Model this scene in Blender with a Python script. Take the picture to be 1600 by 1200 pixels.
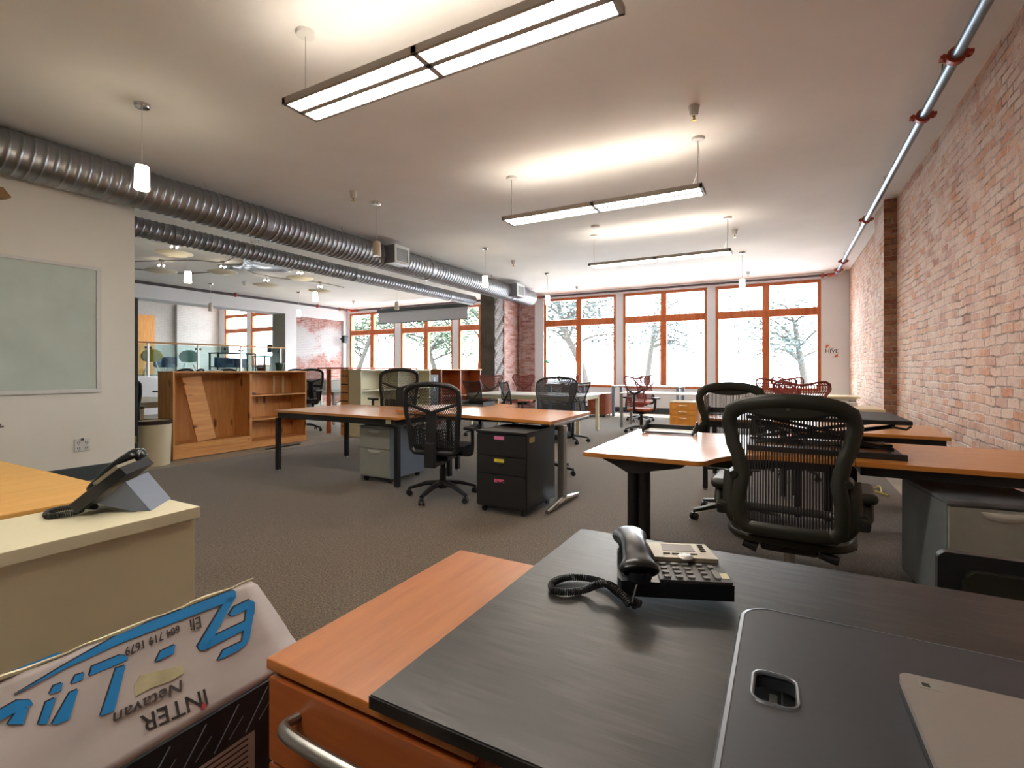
import bpy, bmesh, math, random
from mathutils import Matrix, Vector
random.seed(7)
D = bpy.data
SC = bpy.context.scene
COL = SC.collection
for o in list(D.objects):
    D.objects.remove(o)

# ------------------------------------------------------------------ camera
FPX, CXP, HYP, CAMH = 775.0, 800.0, 577.0, 1.22
YAW = math.atan(425 / 775.0)
cam_d = D.cameras.new('camera')
cam = D.objects.new('camera', cam_d)
COL.objects.link(cam)
cam.location = (0, 0, CAMH)
cam.rotation_euler = (math.pi / 2, 0, YAW)
cam_d.sensor_fit = 'HORIZONTAL'
cam_d.sensor_width = 36
cam_d.lens = 36 * FPX / 1600
cam_d.shift_y = -(600 - HYP) / 1600.0
cam_d.clip_start = 0.02
cam_d.clip_end = 300
SC.camera = cam

# ------------------------------------------------------------------ exposure, world, sun
SC.view_settings.view_transform = 'Standard'
SC.view_settings.look = 'None'
SC.view_settings.exposure = 1.92
SC.view_settings.gamma = 1.0
SC.view_settings.use_curve_mapping = False
world = D.worlds.new('world')
SC.world = world
world.use_nodes = True
bg = world.node_tree.nodes['Background']
bg.inputs['Color'].default_value = (0.88, 0.93, 1.0, 1)
bg.inputs['Strength'].default_value = 6.6
sun_d = D.lights.new('sun', 'SUN')
sun_d.energy = 10.0
sun_d.angle = 0.01
sun_d.color = (1.0, 0.95, 0.86)
sun = D.objects.new('sun', sun_d)
COL.objects.link(sun)
sun.rotation_euler = Vector((0.35, -0.50, -1.0)).to_track_quat('-Z', 'Y').to_euler()
LAMP = 11.0      # strength of the suspended luminaires
PEND = 9.0     # strength of the glass pendants

SA, CA = math.sin(YAW), math.cos(YAW)
def ray(px, py):
    u = (px - CXP) / FPX
    return Vector((-SA + u * CA, CA + u * SA, (HYP - py) / FPX))
def atz(px, py, z):
    d = ray(px, py); t = (z - CAMH) / d.z
    return Vector((d.x * t, d.y * t, z))
def on_plane(px, py, p0, n):
    d = ray(px, py); o = Vector((0, 0, CAMH))
    return o + d * ((Vector(p0) - o).dot(n) / d.dot(n))

# ------------------------------------------------------------------ materials
def lin(h):
    h = h.lstrip('#')
    r = []
    for i in (0, 2, 4):
        c = int(h[i:i + 2], 16) / 255
        r.append(c / 12.92 if c <= 0.04045 else ((c + 0.055) / 1.055) ** 2.4)
    return (r[0], r[1], r[2], 1)
class NT:
    def __init__(s, m):
        m.use_nodes = True
        s.t = m.node_tree; s.n = s.t.nodes; s.l = s.t.links
        s.b = s.n.get('Principled BSDF'); s.out = s.n.get('Material Output')
    def add(s, typ, ins=None, **kw):
        n = s.n.new(typ)
        for k, v in kw.items(): setattr(n, k, v)
        if ins:
            for k, v in ins.items():
                if isinstance(v, bpy.types.NodeSocket): s.l.new(v, n.inputs[k])
                else: n.inputs[k].default_value = v
        return n
    def math(s, op, a, b=0.0, c=None):
        ins = {0: a, 1: b}
        if c is not None: ins[2] = c
        return s.add('ShaderNodeMath', ins, operation=op).outputs[0]
    def ramp(s, f, stops):
        n = s.add('ShaderNodeValToRGB', {0: f})
        e = n.color_ramp.elements
        while len(e) < len(stops): e.new(0.5)
        for i, (p, c) in enumerate(stops):
            e[i].position = p; e[i].color = c
        return n.outputs['Color']
    def mix(s, f, a, b, mode='MIX'):
        n = s.add('ShaderNodeMix', data_type='RGBA', blend_type=mode)
        for i, v in ((0, f), (6, a), (7, b)):
            if isinstance(v, bpy.types.NodeSocket): s.l.new(v, n.inputs[i])
            else: n.inputs[i].default_value = v
        return n.outputs[2]
    def coord(s, scale=(1, 1, 1), which='Object'):
        tc = s.add('ShaderNodeTexCoord')
        mp = s.add('ShaderNodeMapping', {'Vector': tc.outputs[which]})
        mp.inputs['Scale'].default_value = scale
        return mp.outputs[0]
    def noise(s, vec, scale, detail=3, rough=0.5):
        return s.add('ShaderNodeTexNoise', {'Vector': vec, 'Scale': scale, 'Detail': detail, 'Roughness': rough}).outputs['Fac']
    def bump(s, h, strength=0.3, dist=0.01):
        n = s.add('ShaderNodeBump', {'Height': h, 'Strength': strength, 'Distance': dist})
        s.l.new(n.outputs[0], s.b.inputs['Normal'])
    def base(s, sock): s.l.new(sock, s.b.inputs['Base Color'])

def mat(name, col, rough=0.5, metal=0.0, spec=0.5, var=0.0, vs=20, bump=0.0, bs=200, coat=0.0):
    m = D.materials.new(name); t = NT(m)
    c = lin(col)
    t.b.inputs['Base Color'].default_value = c
    t.b.inputs['Roughness'].default_value = rough
    t.b.inputs['Metallic'].default_value = metal
    t.b.inputs['Specular IOR Level'].default_value = spec
    t.b.inputs['Coat Weight'].default_value = coat
    v = None
    if var:
        v = t.coord()
        f = t.noise(v, vs, 4)
        a = tuple(x * (1 - var) for x in c[:3]) + (1,); b = tuple(min(1, x * (1 + var)) for x in c[:3]) + (1,)
        t.base(t.ramp(f, [(0.3, a), (0.7, b)]))
    if bump:
        v = v or t.coord()
        t.bump(t.noise(v, bs, 3), bump, 0.003)
    return m
def wood(name, c1, c2, axis='x', rough=0.4, grain=1.0, knots=False, coat=0.0):
    m = D.materials.new(name); t = NT(m)
    sc = {'x': (1.2, 14, 14), 'y': (14, 1.2, 14), 'z': (14, 14, 1.2)}[axis]
    sc = tuple(x * grain for x in sc)
    v = t.coord(sc)
    f = t.noise(v, 2.2, 6, 0.6)
    g = t.noise(v, 9.0, 3, 0.6)
    f = t.math('ADD', t.math('MULTIPLY', f, 0.75), t.math('MULTIPLY', g, 0.25))
    c = t.ramp(f, [(0.34, lin(c1)), (0.66, lin(c2))])
    if knots:
        v2 = t.coord({'x': (2.2, 6, 6), 'y': (6, 2.6, 6), 'z': (6, 6, 2.2)}[axis])
        vo = t.add('ShaderNodeTexVoronoi', {'Vector': v2, 'Scale': 1.0}).outputs['Distance']
        k = t.ramp(vo, [(0.10, (1, 1, 1, 1)), (0.20, (0, 0, 0, 1))])
        c = t.mix(k, c, lin('#6b3a17'))
    t.base(c)
    t.b.inputs['Roughness'].default_value = rough
    t.b.inputs['Coat Weight'].default_value = coat
    t.b.inputs['Coat Roughness'].default_value = 0.2
    return m
def emis(name, col, strength):
    m = D.materials.new(name); t = NT(m)
    t.b.inputs['Base Color'].default_value = (0.8, 0.8, 0.8, 1)
    t.b.inputs['Emission Color'].default_value = lin(col)
    t.b.inputs['Emission Strength'].default_value = strength
    return m
def brick(name, plane, pal, mortar, white, wcol, wscale=0.8, band=None, bw=0.215, rh=0.073):
    """rows of individually coloured bricks, with limewash left on them in patches"""
    m = D.materials.new(name); t = NT(m)
    tc = t.add('ShaderNodeTexCoord')
    sx = t.add('ShaderNodeSeparateXYZ', {0: tc.outputs['Object']})
    cb = t.add('ShaderNodeCombineXYZ', {0: sx.outputs['Y' if plane == 'x' else 'X'], 1: sx.outputs['Z']})
    ns = t.add('ShaderNodeTexNoise', {'Vector': tc.outputs['Object'], 'Scale': 4.5, 'Detail': 4.0})
    wob = t.add('ShaderNodeVectorMath', {0: ns.outputs['Color'], 1: (0.5, 0.5, 0.5)}, operation='SUBTRACT')
    wob = t.add('ShaderNodeVectorMath', {0: wob.outputs[0], 'Scale': 0.05}, operation='SCALE')
    vec = t.add('ShaderNodeVectorMath', {0: cb.outputs[0], 1: wob.outputs[0]}, operation='ADD').outputs[0]
    sv = t.add('ShaderNodeSeparateXYZ', {0: vec})
    row = t.math('DIVIDE', sv.outputs['Y'], rh); ri = t.math('FLOOR', row)
    col = t.math('ADD', t.math('DIVIDE', sv.outputs['X'], bw), t.math('MULTIPLY', t.math('MODULO', ri, 2.0), 0.5)); ci = t.math('FLOOR', col)
    idv = t.add('ShaderNodeCombineXYZ', {0: ci, 1: ri})
    wn = t.add('ShaderNodeTexWhiteNoise', {'Vector': idv.outputs[0]}, noise_dimensions='3D')
    fx = t.math('FRACT', col); fy = t.math('FRACT', row)
    ex = t.math('MINIMUM', fx, t.math('SUBTRACT', 1.0, fx)); ey = t.math('MINIMUM', fy, t.math('SUBTRACT', 1.0, fy))
    d = t.math('MINIMUM', t.math('MULTIPLY', ex, bw), t.math('MULTIPLY', ey, rh))
    n2 = t.noise(tc.outputs['Object'], 24.0, 5, 0.65)
    d = t.math('SUBTRACT', d, t.math('MULTIPLY', n2, 0.008))
    face = t.ramp(t.math('MULTIPLY', d, 60.0), [(0.0, (0, 0, 0, 1)), (0.35, (1, 1, 1, 1))])
    k = len(pal)
    n1 = t.noise(tc.outputs['Object'], 0.9, 4, 0.6)
    sel = t.math('ADD', t.math('MULTIPLY', wn.outputs['Value'], 0.72), t.math('MULTIPLY', t.math('SUBTRACT', n1, 0.36), 1.0))
    c = t.ramp(sel, [(q / (k - 1), lin(p)) for q, p in enumerate(pal)])
    n3 = t.noise(tc.outputs['Object'], 8.0, 8, 0.78)
    c = t.mix(t.math('MULTIPLY', t.ramp(n3, [(0.45, (0, 0, 0, 1)), (0.68, (1, 1, 1, 1))]), 0.6), c, lin(wcol))
    c = t.mix(t.math('MULTIPLY', t.ramp(n2, [(0.56, (0, 0, 0, 1)), (0.72, (1, 1, 1, 1))]), 0.5), c, lin(pal[-1]))
    nm = t.noise(tc.outputs['Object'], 3.2, 5, 0.7)
    mc = t.mix(t.ramp(nm, [(0.40, (0, 0, 0, 1)), (0.60, (1, 1, 1, 1))]), lin(mortar), lin(wcol))
    hide = t.math('MULTIPLY', t.ramp(t.noise(tc.outputs['Object'], 7.0, 6, 0.75), [(0.44, (0, 0, 0, 1)), (0.62, (1, 1, 1, 1))]), 0.75)
    c = t.mix(t.math('MAXIMUM', face, hide), mc, c)
    big = t.noise(tc.outputs['Object'], wscale, 7, 0.72)
    if band:
        z = sx.outputs['Z']
        a = t.add('ShaderNodeMapRange', {0: z, 1: band[0] - .25, 2: band[0] + .35}).outputs[0]
        b = t.add('ShaderNodeMapRange', {0: z, 1: band[1] + .2, 2: band[1] - .3}).outputs[0]
        big = t.math('ADD', t.math('MULTIPLY', big, 0.75), t.math('MULTIPLY', t.math('MULTIPLY', a, b), 0.22))
    wf = t.math('MULTIPLY', t.ramp(big, [(0.64 - white * 0.3, (0, 0, 0, 1)), (0.70 - white * 0.22, (1, 1, 1, 1))]), 0.9)
    c = t.mix(wf, c, lin(wcol))
    n4 = t.noise(tc.outputs['Object'], 38.0, 3, 0.6)
    c = t.mix(t.ramp(n4, [(0.60, (0, 0, 0, 1)), (0.72, (0.7, 0.7, 0.7, 1))]), c, lin('#4a352a'))
    t.base(c)
    t.b.inputs['Roughness'].default_value = 0.9
    h = t.math('ADD', t.math('ADD', t.math('MULTIPLY', n2, 0.5), t.math('MULTIPLY', n4, -0.4)), face)
    t.bump(h, 0.7, 0.010)
    return m
def perforated(name, col, fx, dx, fz, dz, rough=0.6, fan=0.0, diag=False):
    """a woven mesh: opaque threads, open gaps between them"""
    m = D.materials.new(name); t = NT(m)
    t.b.inputs['Base Color'].default_value = lin(col); t.b.inputs['Roughness'].default_value = rough
    uv = t.add('ShaderNodeUVMap', uv_map='UVMap')
    sx = t.add('ShaderNodeSeparateXYZ', {0: uv.outputs[0]})
    u, v = sx.outputs['X'], sx.outputs['Y']
    if diag: u, v = t.math('ADD', u, t.math('MULTIPLY', v, 0.55)), t.math('SUBTRACT', u, t.math('MULTIPLY', v, 0.55))
    a = t.math('LESS_THAN', t.math('FRACT', t.math('MULTIPLY', u, fx)), dx)
    b = t.math('LESS_THAN', t.math('FRACT', t.math('MULTIPLY', v, fz)), dz)
    f = t.math('MAXIMUM', a, b)
    tr = t.add('ShaderNodeBsdfTransparent')
    mx = t.add('ShaderNodeMixShader', {0: f, 1: tr.outputs[0], 2: t.b.outputs[0]})
    t.l.new(mx.outputs[0], t.out.inputs['Surface'])
    return m
def glass(name, tint='#f4fbfa', refl=0.08, rough=0.0):
    m = D.materials.new(name); t = NT(m)
    tr = t.add('ShaderNodeBsdfTransparent', {'Color': lin(tint)})
    gl = t.add('ShaderNodeBsdfGlossy', {'Roughness': rough, 'Color': (1, 1, 1, 1)})
    fr = t.add('ShaderNodeFresnel', {'IOR': 1.0 + refl * 2.2})
    mx = t.add('ShaderNodeMixShader', {0: fr.outputs[0], 1: tr.outputs[0], 2: gl.outputs[0]})
    t.l.new(mx.outputs[0], t.out.inputs['Surface'])
    return m

M = {}
M['ceil'] = mat('ceiling_paint', '#e8e6e3', 0.9, var=0.035, vs=1.2, bump=0.15, bs=60)
M['wall'] = mat('wall_paint', '#e3e0d6', 0.85, var=0.02, vs=2)
M['wallw'] = mat('white_paint', '#dcdcdf', 0.8, var=0.02, vs=2)
M['jamb'] = mat('taupe_paint', '#a8a398', 0.8)
M['base'] = mat('dark_baseboard', '#3a4448', 0.6)
M['frame'] = wood('stained_window_wood', '#a94f22', '#c8703a', 'z', 0.4)
M['glass'] = glass('window_glass')
M['railglass'] = glass('balustrade_glass', '#e2f1f0', 0.05)
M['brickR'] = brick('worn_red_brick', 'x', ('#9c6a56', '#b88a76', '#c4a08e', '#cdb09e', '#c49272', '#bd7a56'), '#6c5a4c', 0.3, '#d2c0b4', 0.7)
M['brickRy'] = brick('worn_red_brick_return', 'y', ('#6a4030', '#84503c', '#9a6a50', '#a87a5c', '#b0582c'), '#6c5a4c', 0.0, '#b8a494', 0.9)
M['brickP'] = brick('pink_brick', 'x', ('#8c5a50', '#a87868', '#bc948a', '#c4a8a2', '#b07060'), '#8a7c76', 0.15, '#bcaeb0', 1.4)
M['brickPy'] = brick('pink_brick_front', 'y', ('#8c5a50', '#a87868', '#bc948a', '#c4a8a2', '#b07060'), '#8a7c76', 0.3, '#b8acb4', 1.4)
M['brickW'] = brick('whitewashed_brick', 'x', ('#8c4c3e', '#a05c4a', '#b08074', '#9c5442'), '#aaa09c', 0.62, '#bfbfc2', 1.3, band=(1.55, 2.85), rh=.06)
M['brickWW'] = brick('white_painted_brick', 'x', ('#b8b6b2', '#b0aeaa', '#bab8b4'), '#a8a4a0', 0.95, '#bcbab6', 0.9)
M['concrete'] = mat('raw_concrete', '#5b564c', 0.9, var=0.4, vs=3, bump=0.5, bs=40)
M['rubble'] = mat('rubble_mortar', '#8d8a8a', 0.95, var=0.6, vs=28, bump=0.9, bs=60)
M['slab'] = mat('concrete_floor', '#958d7e', 0.55, var=0.14, vs=2.5, bump=0.1)
def carpet_mat():
    m = D.materials.new('carpet_pile'); t = NT(m)
    v = t.coord()
    f = t.noise(v, 190, 2, 0.7); g = t.noise(v, 1.1, 3, 0.5); h = t.noise(v, 90, 3, 0.7)
    c = t.ramp(t.math('ADD', t.math('MULTIPLY', f, 0.5), t.math('MULTIPLY', h, 0.5)), [(0.40, lin('#120f0a')), (0.5, lin('#46392a')), (0.60, lin('#8e7a5e'))])
    c = t.mix(t.math('MULTIPLY', g, 0.25), c, lin('#40341f'))
    t.base(c); t.b.inputs['Roughness'].default_value = 0.95
    t.b.inputs['Sheen Weight'].default_value = 0.25
    t.bump(t.math('ADD', f, h), 0.7, 0.006)
    return m
M['carpet'] = carpet_mat()
M['cherry'] = wood('cherry_laminate', '#b4702c', '#c98842', 'x', 0.30, 1.0, coat=0.3)
M['cherryy'] = wood('cherry_laminate_y', '#a5602a', '#b57034', 'y', 0.38, 1.0, coat=0.15)
M['cherryf'] = wood('cherry_drawer', '#8f4a22', '#a45a2c', 'x', 0.4)  # darker than the cabinet top to put the drawer fronts' shade into the colour
M['redwood'] = wood('red_mahogany_laminate', '#83432a', '#975236', 'z', 0.4)
M['honey'] = wood('honey_laminate', '#c9822f', '#db9840', 'z', 0.4)
M['maple'] = wood('maple_laminate', '#c4944c', '#d3a65f', 'y', 0.45)
M['palemaple'] = wood('pale_birch_laminate', '#cdb892', '#dccaa6', 'x', 0.4)
M['ply'] = wood('pine_plywood', '#bd7f42', '#d9a262', 'z', 0.55, 0.7, knots=True)
M['plyh'] = wood('pine_plywood_edge', '#c08142', '#d9a061', 'y', 0.55, 0.7, knots=True)
M['railwood'] = wood('rail_oak', '#a06f3e', '#b98955', 'y', 0.5)
M['curtain'] = wood('pine_board', '#d89048', '#ecae66', 'z', 0.6, 0.8)
def blackoak():
    m = D.materials.new('black_oak_veneer'); t = NT(m)
    v = t.coord((1.5, 30, 8))
    w = t.add('ShaderNodeTexWave', {'Vector': t.coord((0.5, 9, 2)), 'Scale': 3.0, 'Distortion': 5.0, 'Detail': 3.0, 'Detail Scale': 1.5}).outputs['Fac']
    f = t.noise(v, 3.0, 6, 0.65)
    k = t.math('MULTIPLY', w, f)
    t.base(t.ramp(k, [(0.15, lin('#191816')), (0.75, lin('#35312d'))]))
    t.b.inputs['Roughness'].default_value = 0.36
    t.bump(k, 0.15, 0.002)
    return m
M['blackoak'] = blackoak()
M['black'] = mat('black_plastic', '#1b1c1e', 0.45, bump=0.1)
M['blackm'] = mat('black_powder_metal', '#1c1d20', 0.45, metal=0.2)
M['graph'] = mat('graphite_plastic', '#24261f', 0.36, bump=0.08)
M['fabric'] = mat('black_fabric', '#17181b', 0.95, bump=0.4, bs=400)
M['white'] = mat('white_laminate', '#d8d8d4', 0.35)
M['whitem'] = mat('white_metal', '#d5d5d2', 0.4)
M['cream'] = mat('cream_laminate', '#cdc7a8', 0.5, var=0.03)
M['creamcab'] = mat('warm_white_laminate', '#c9bf9f', 0.45, var=0.03, vs=5)
M['creamtop'] = mat('warm_white_top', '#d3cdb0', 0.4)
M['grey'] = mat('grey_metal', '#8e9089', 0.45, var=0.03)
M['scoop'] = mat('drawer_scoop', '#a9aaa3', 0.4)
M['greyd'] = mat('darker_grey_metal', '#6e7577', 0.45, var=0.05)
M['bluegrey'] = mat('blue_grey_metal', '#7d8fa3', 0.4)
M['dustytop'] = mat('dusty_grey_metal', '#5f646b', 0.5, var=0.3, vs=6)
M['steel'] = mat('brushed_steel', '#9c9a95', 0.32, metal=0.9, var=0.05)
M['chrome'] = mat('chrome', '#c8c8c8', 0.12, metal=1.0)
def galv():
    m = D.materials.new('galvanised_sheet'); t = NT(m)
    v = t.coord()
    vo = t.add('ShaderNodeTexVoronoi', {'Vector': v, 'Scale': 26.0}).outputs['Color']
    c = t.mix(0.10, lin('#a0a3a8'), vo, 'MULTIPLY')
    t.base(c); t.b.inputs['Metallic'].default_value = 0.92
    t.l.new(t.math('ADD', t.math('MULTIPLY', t.noise(v, 9, 3), 0.2), 0.30), t.b.inputs['Roughness'])
    return m
M['galv'] = galv()
M['galvp'] = mat('galvanised_pipe', '#8593a0', 0.32, metal=0.85)
M['darkpipe'] = mat('dark_steel_pipe', '#4a4247', 0.5, metal=0.4)
M['clamp'] = mat('red_clamp', '#a03a22', 0.45)
M['lamp'] = emis('luminaire_diffuser', '#fff4e6', LAMP)
M['lampup'] = emis('luminaire_uplight', '#fff0dc', LAMP * 0.18)
M['pend'] = emis('lit_opal_glass', '#fff0d0', PEND)
M['opal'] = mat('unlit_opal_glass', '#d8cfc0', 0.3)
M['bulb'] = emis('bare_lamp', '#fff0dd', 5)
M['alu'] = mat('lamp_housing', '#b3aca4', 0.4, metal=0.3)
M['disc'] = mat('plaster_disc', '#e6ddc8', 0.8)
M['redmesh'] = perforated('red_polymer_back', '#82352c', 21, 0.5, 26, 0.30, 0.4)
M['redframe'] = mat('red_polymer', '#80332b', 0.4)
M['redseat'] = mat('orange_red_seat', '#a9502f', 0.5)
M['aeron'] = perforated('striped_black_net', '#1a181c', 88, 0.56, 30, -1.0, 0.6)
M['net'] = perforated('black_net', '#1a1b1f', 110, 0.62, 60, 0.34, 0.6)
M['netd'] = perforated('diamond_black_net', '#17181b', 62, 0.37, 62, 0.37, 0.6, diag=True)
M['netw'] = perforated('tight_black_net', '#16171b', 120, 0.82, 90, 0.6, 0.6)
M['netx'] = perforated('dense_black_net', '#16171b', 160, 0.5, 160, 0.5, 0.6)
M['board'] = mat('whiteboard_enamel', '#c0cec6', 0.22, var=0.06, vs=3)
M['screen'] = mat('projection_cloth', '#b9bcc4', 0.8)
M['silver'] = mat('silver_plastic', '#a3a09a', 0.35, metal=0.35)
M['champ'] = mat('champagne_plastic', '#958c78', 0.35, metal=0.3)
M['lcd'] = mat('lcd_glass', '#6f6a68', 0.15)
M['key'] = mat('phone_key', '#5a5955', 0.4)
M['bezel'] = mat('phone_face', '#37383a', 0.4, metal=0.2)
M['phone'] = mat('phone_black', '#14171b', 0.28)
M['phoneb'] = mat('phone_stand_blue_grey', '#6b7485', 0.5)
M['pad'] = mat('converter_top', '#2e3036', 0.42, var=0.05, vs=60)
M['padedge'] = mat('converter_edge', '#5b6068', 0.3, metal=0.4)
M['laptop'] = mat('silver_lid', '#97918b', 0.35, metal=0.4)
M['bin'] = mat('bin_plastic', '#c2b79a', 0.6)
M['green'] = mat('green_pot', '#24482f', 0.5)
M['soil'] = mat('soil', '#33271d', 0.95)
M['jar'] = glass('jar_glass', '#d7cdd2')
M['brownliq'] = mat('dark_contents', '#5a3236', 0.4)
M['yellow'] = mat('mustard_shell', '#c09a12', 0.5)
M['teal'] = mat('teal_shell', '#7fa8a2', 0.5)
M['bluetub'] = mat('blue_fabric', '#4d6e92', 0.8)
M['bluebottle'] = mat('blue_bottle', '#5580c4', 0.2)
M['pink'] = mat('pink_tape', '#cf6f9c', 0.7)
M['yel'] = mat('yellow_tape', '#cfbf3c', 0.7)
M['magenta'] = mat('magenta_tape', '#cf4f78', 0.7)
M['tan'] = mat('tan_tape', '#a89466', 0.7)
M['paper'] = mat('paper', '#cfc9a8', 0.8)
M['ink'] = mat('black_ink', '#26221f', 0.7)
M['ink2'] = mat('marker_ink', '#3c3333', 0.7)
M['cyan'] = mat('blue_print', '#1180c4', 0.5)
M['shadowprint'] = mat('dark_print_edge', '#2a2a38', 0.6)
M['redprint'] = mat('red_print', '#b5343a', 0.6)
M['carton'] = mat('grey_printed_carton', '#b8b1ae', 0.6, var=0.16, vs=4)
M['kraft'] = mat('kraft_carton', '#96774e', 0.85)
M['darkprint'] = mat('dark_picture_print', '#1f2a33', 0.5, var=0.6, vs=9)
M['tapec'] = mat('clear_packing_tape', '#b5b08f', 0.25, var=0.15, vs=30)
M['orangesign'] = mat('orange_vinyl', '#d5602f', 0.5)
M['greentape'] = mat('green_ribbon', '#1f9a63', 0.6)
M['brass'] = mat('brass', '#b59a4a', 0.3, metal=0.9)
M['wire'] = mat('yellow_wire', '#b3a53c', 0.5)
M['bark'] = mat('bark', '#3a3530', 0.9, var=0.3)
M['leafA'] = mat('leaf_green', '#33452a', 0.7, var=0.4, vs=1.2)
M['leafB'] = mat('leaf_dull_green', '#333d3a', 0.7, var=0.4, vs=1.2)
M['road'] = mat('asphalt', '#8d9096', 0.9)
M['car'] = mat('dark_blue_car', '#101a2e', 0.25)
M['foil'] = mat('crinkled_foil', '#b7bac2', 0.3, metal=0.8, bump=1.0, bs=25)
M['rust'] = mat('rust_stain', '#6b3c28', 0.9)
M['blue'] = mat('pale_blue_metal', '#8aa3c4', 0.4)

# ------------------------------------------------------------------ mesh builder
class MB:
    def __init__(s):
        s.bm = bmesh.new(); s.uvs = False
    def _x(s, vs, m):
        if m is not None:
            bmesh.ops.transform(s.bm, matrix=m, verts=vs)
    def box(s, x0, x1, y0, y1, z0, z1, bev=0.0, m=None, seg=2):
        c = [s.bm.verts.new(p) for p in ((x0, y0, z0), (x1, y0, z0), (x1, y1, z0), (x0, y1, z0), (x0, y0, z1), (x1, y0, z1), (x1, y1, z1), (x0, y1, z1))]
        fs = [s.bm.faces.new([c[i] for i in f]) for f in ((0, 3, 2, 1), (4, 5, 6, 7), (0, 1, 5, 4), (1, 2, 6, 5), (2, 3, 7, 6), (3, 0, 4, 7))]
        if bev > 0:
            es = list({e for f in fs for e in f.edges})
            r = bmesh.ops.bevel(s.bm, geom=es, offset=bev, segments=seg, affect='EDGES', profile=0.5)
            c = list({v for f in r['faces'] for v in f.verts} | {v for v in c if v.is_valid})
        s._x(c, m)
        return s
    def cyl(s, p0, p1, r0, r1=None, seg=16):
        r1 = r0 if r1 is None else r1
        return s.tube([p0, p1], [r0, r1], seg)
    def tube(s, pts, r, seg=8, closed=False, flat=1.0, up=None):
        pts = [Vector(p) for p in pts]; n = len(pts)
        rr = r if isinstance(r, (list, tuple)) else [r] * n
        rings = []; prev = None
        for i, p in enumerate(pts):
            if closed: t = pts[(i + 1) % n] - pts[i - 1]
            else: t = pts[min(i + 1, n - 1)] - pts[max(i - 1, 0)]
            t.normalize()
            if up is not None:
                a = Vector(up).cross(t)
                if a.length < 1e-4: a = t.orthogonal()
                a.normalize()
            elif prev is None: a = t.orthogonal().normalized()
            else:
                a = prev - t * prev.dot(t)
                a = a.normalized() if a.length > 1e-5 else t.orthogonal().normalized()
            prev = a; b = t.cross(a)
            rings.append([s.bm.verts.new(p + a * rr[i] * math.cos(2 * math.pi * k / seg) + b * rr[i] * flat * math.sin(2 * math.pi * k / seg)) for k in range(seg)])
        m = n if closed else n - 1
        for i in range(m):
            A, B = rings[i], rings[(i + 1) % n]
            sh = 0
            if closed and i == n - 1:
                sh = min(range(seg), key=lambda q: (A[0].co - B[q].co).length)
            for k in range(seg):
                s.bm.faces.new((A[k], A[(k + 1) % seg], B[(k + 1 + sh) % seg], B[(k + sh) % seg]))
        if not closed:
            s.bm.faces.new(rings[0][::-1]); s.bm.faces.new(rings[-1])
        return s
    def prism(s, pts, h0, h1, m=None):
        """outline in local XY raised from h0 to h1, then moved by matrix m"""
        a = [s.bm.verts.new((p[0], p[1], h0)) for p in pts]
        b = [s.bm.verts.new((p[0], p[1], h1)) for p in pts]
        n = len(pts)
        fs = [s.bm.faces.new(a[::-1]), s.bm.faces.new(b)]
        for i in range(n): fs.append(s.bm.faces.new((a[i], a[(i + 1) % n], b[(i + 1) % n], b[i])))
        s._x(a + b, m)
        return s
    def lathe(s, prof, c=(0, 0, 0), seg=24, m=None):
        rings = []; allv = []
        for r, z in prof:
            ring = [s.bm.verts.new((c[0] + max(r, 1e-4) * math.cos(2 * math.pi * k / seg), c[1] + max(r, 1e-4) * math.sin(2 * math.pi * k / seg), c[2] + z)) for k in range(seg)]
            rings.append(ring); allv += ring
        for A, B in zip(rings, rings[1:]):
            for k in range(seg): s.bm.faces.new((A[k], A[(k + 1) % seg], B[(k + 1) % seg], B[k]))
        s.bm.faces.new(rings[0][::-1]); s.bm.faces.new(rings[-1])
        s._x(allv, m)
        return s
    def grid(s, fn, nu, nv, thick=0.0, uvs=None):
        V = [[s.bm.verts.new(fn(i / nu, j / nv)) for j in range(nv + 1)] for i in range(nu + 1)]
        lay = (s.bm.loops.layers.uv.get('UVMap') or s.bm.loops.layers.uv.new('UVMap')) if uvs else None
        for i in range(nu):
            for j in range(nv):
                f = s.bm.faces.new((V[i][j], V[i + 1][j], V[i + 1][j + 1], V[i][j + 1]))
                if lay:
                    for l, (a, b) in zip(f.loops, ((i, j), (i + 1, j), (i + 1, j + 1), (i, j + 1))):
                        l[lay].uv = uvs(a / nu, b / nv)
        if thick:
            s.solid = thick
        return s
    def faces(s, pts):
        s.bm.faces.new([s.bm.verts.new(p) for p in pts]); return s

MW = {}
def _mw(p):
    while p is not None and p.name not in MW: p = p.parent
    return MW[p.name] if p is not None else Matrix.Identity(4)
def part(name, mb, m, parent=None, world=False, label=None, thick=0.0, ang=35):
    bm = mb.bm
    if world and parent is not None:
        bmesh.ops.transform(bm, matrix=_mw(parent).inverted(), verts=bm.verts)
    bmesh.ops.recalc_face_normals(bm, faces=bm.faces)
    me = D.meshes.new(name); bm.to_mesh(me); bm.free()
    me.materials.append(M[m] if isinstance(m, str) else m)
    me.shade_smooth(); me.set_sharp_from_angle(angle=math.radians(ang))
    o = D.objects.new(name, me); COL.objects.link(o)
    if parent is not None: o.parent = parent
    if label: o['label'] = label
    if not thick and 16 < len(me.polygons) < 4000:
        wn = o.modifiers.new('normals', 'WEIGHTED_NORMAL'); wn.keep_sharp = True
    if thick:
        sm = o.modifiers.new('solid', 'SOLIDIFY'); sm.thickness = thick; sm.offset = 0
    return o
def thing(name, label, cat, loc=(0, 0, 0), rotz=0.0, group=None):
    o = D.objects.new(name, None); COL.objects.link(o)
    o.empty_display_size = 0.1
    o.location = loc; o.rotation_euler = (0, 0, rotz)
    MW[o.name] = Matrix.Translation(Vector(loc)) @ Matrix.Rotation(rotz, 4, 'Z')
    o['label'] = label; o['category'] = cat
    if group: o['group'] = group
    return o
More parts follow.
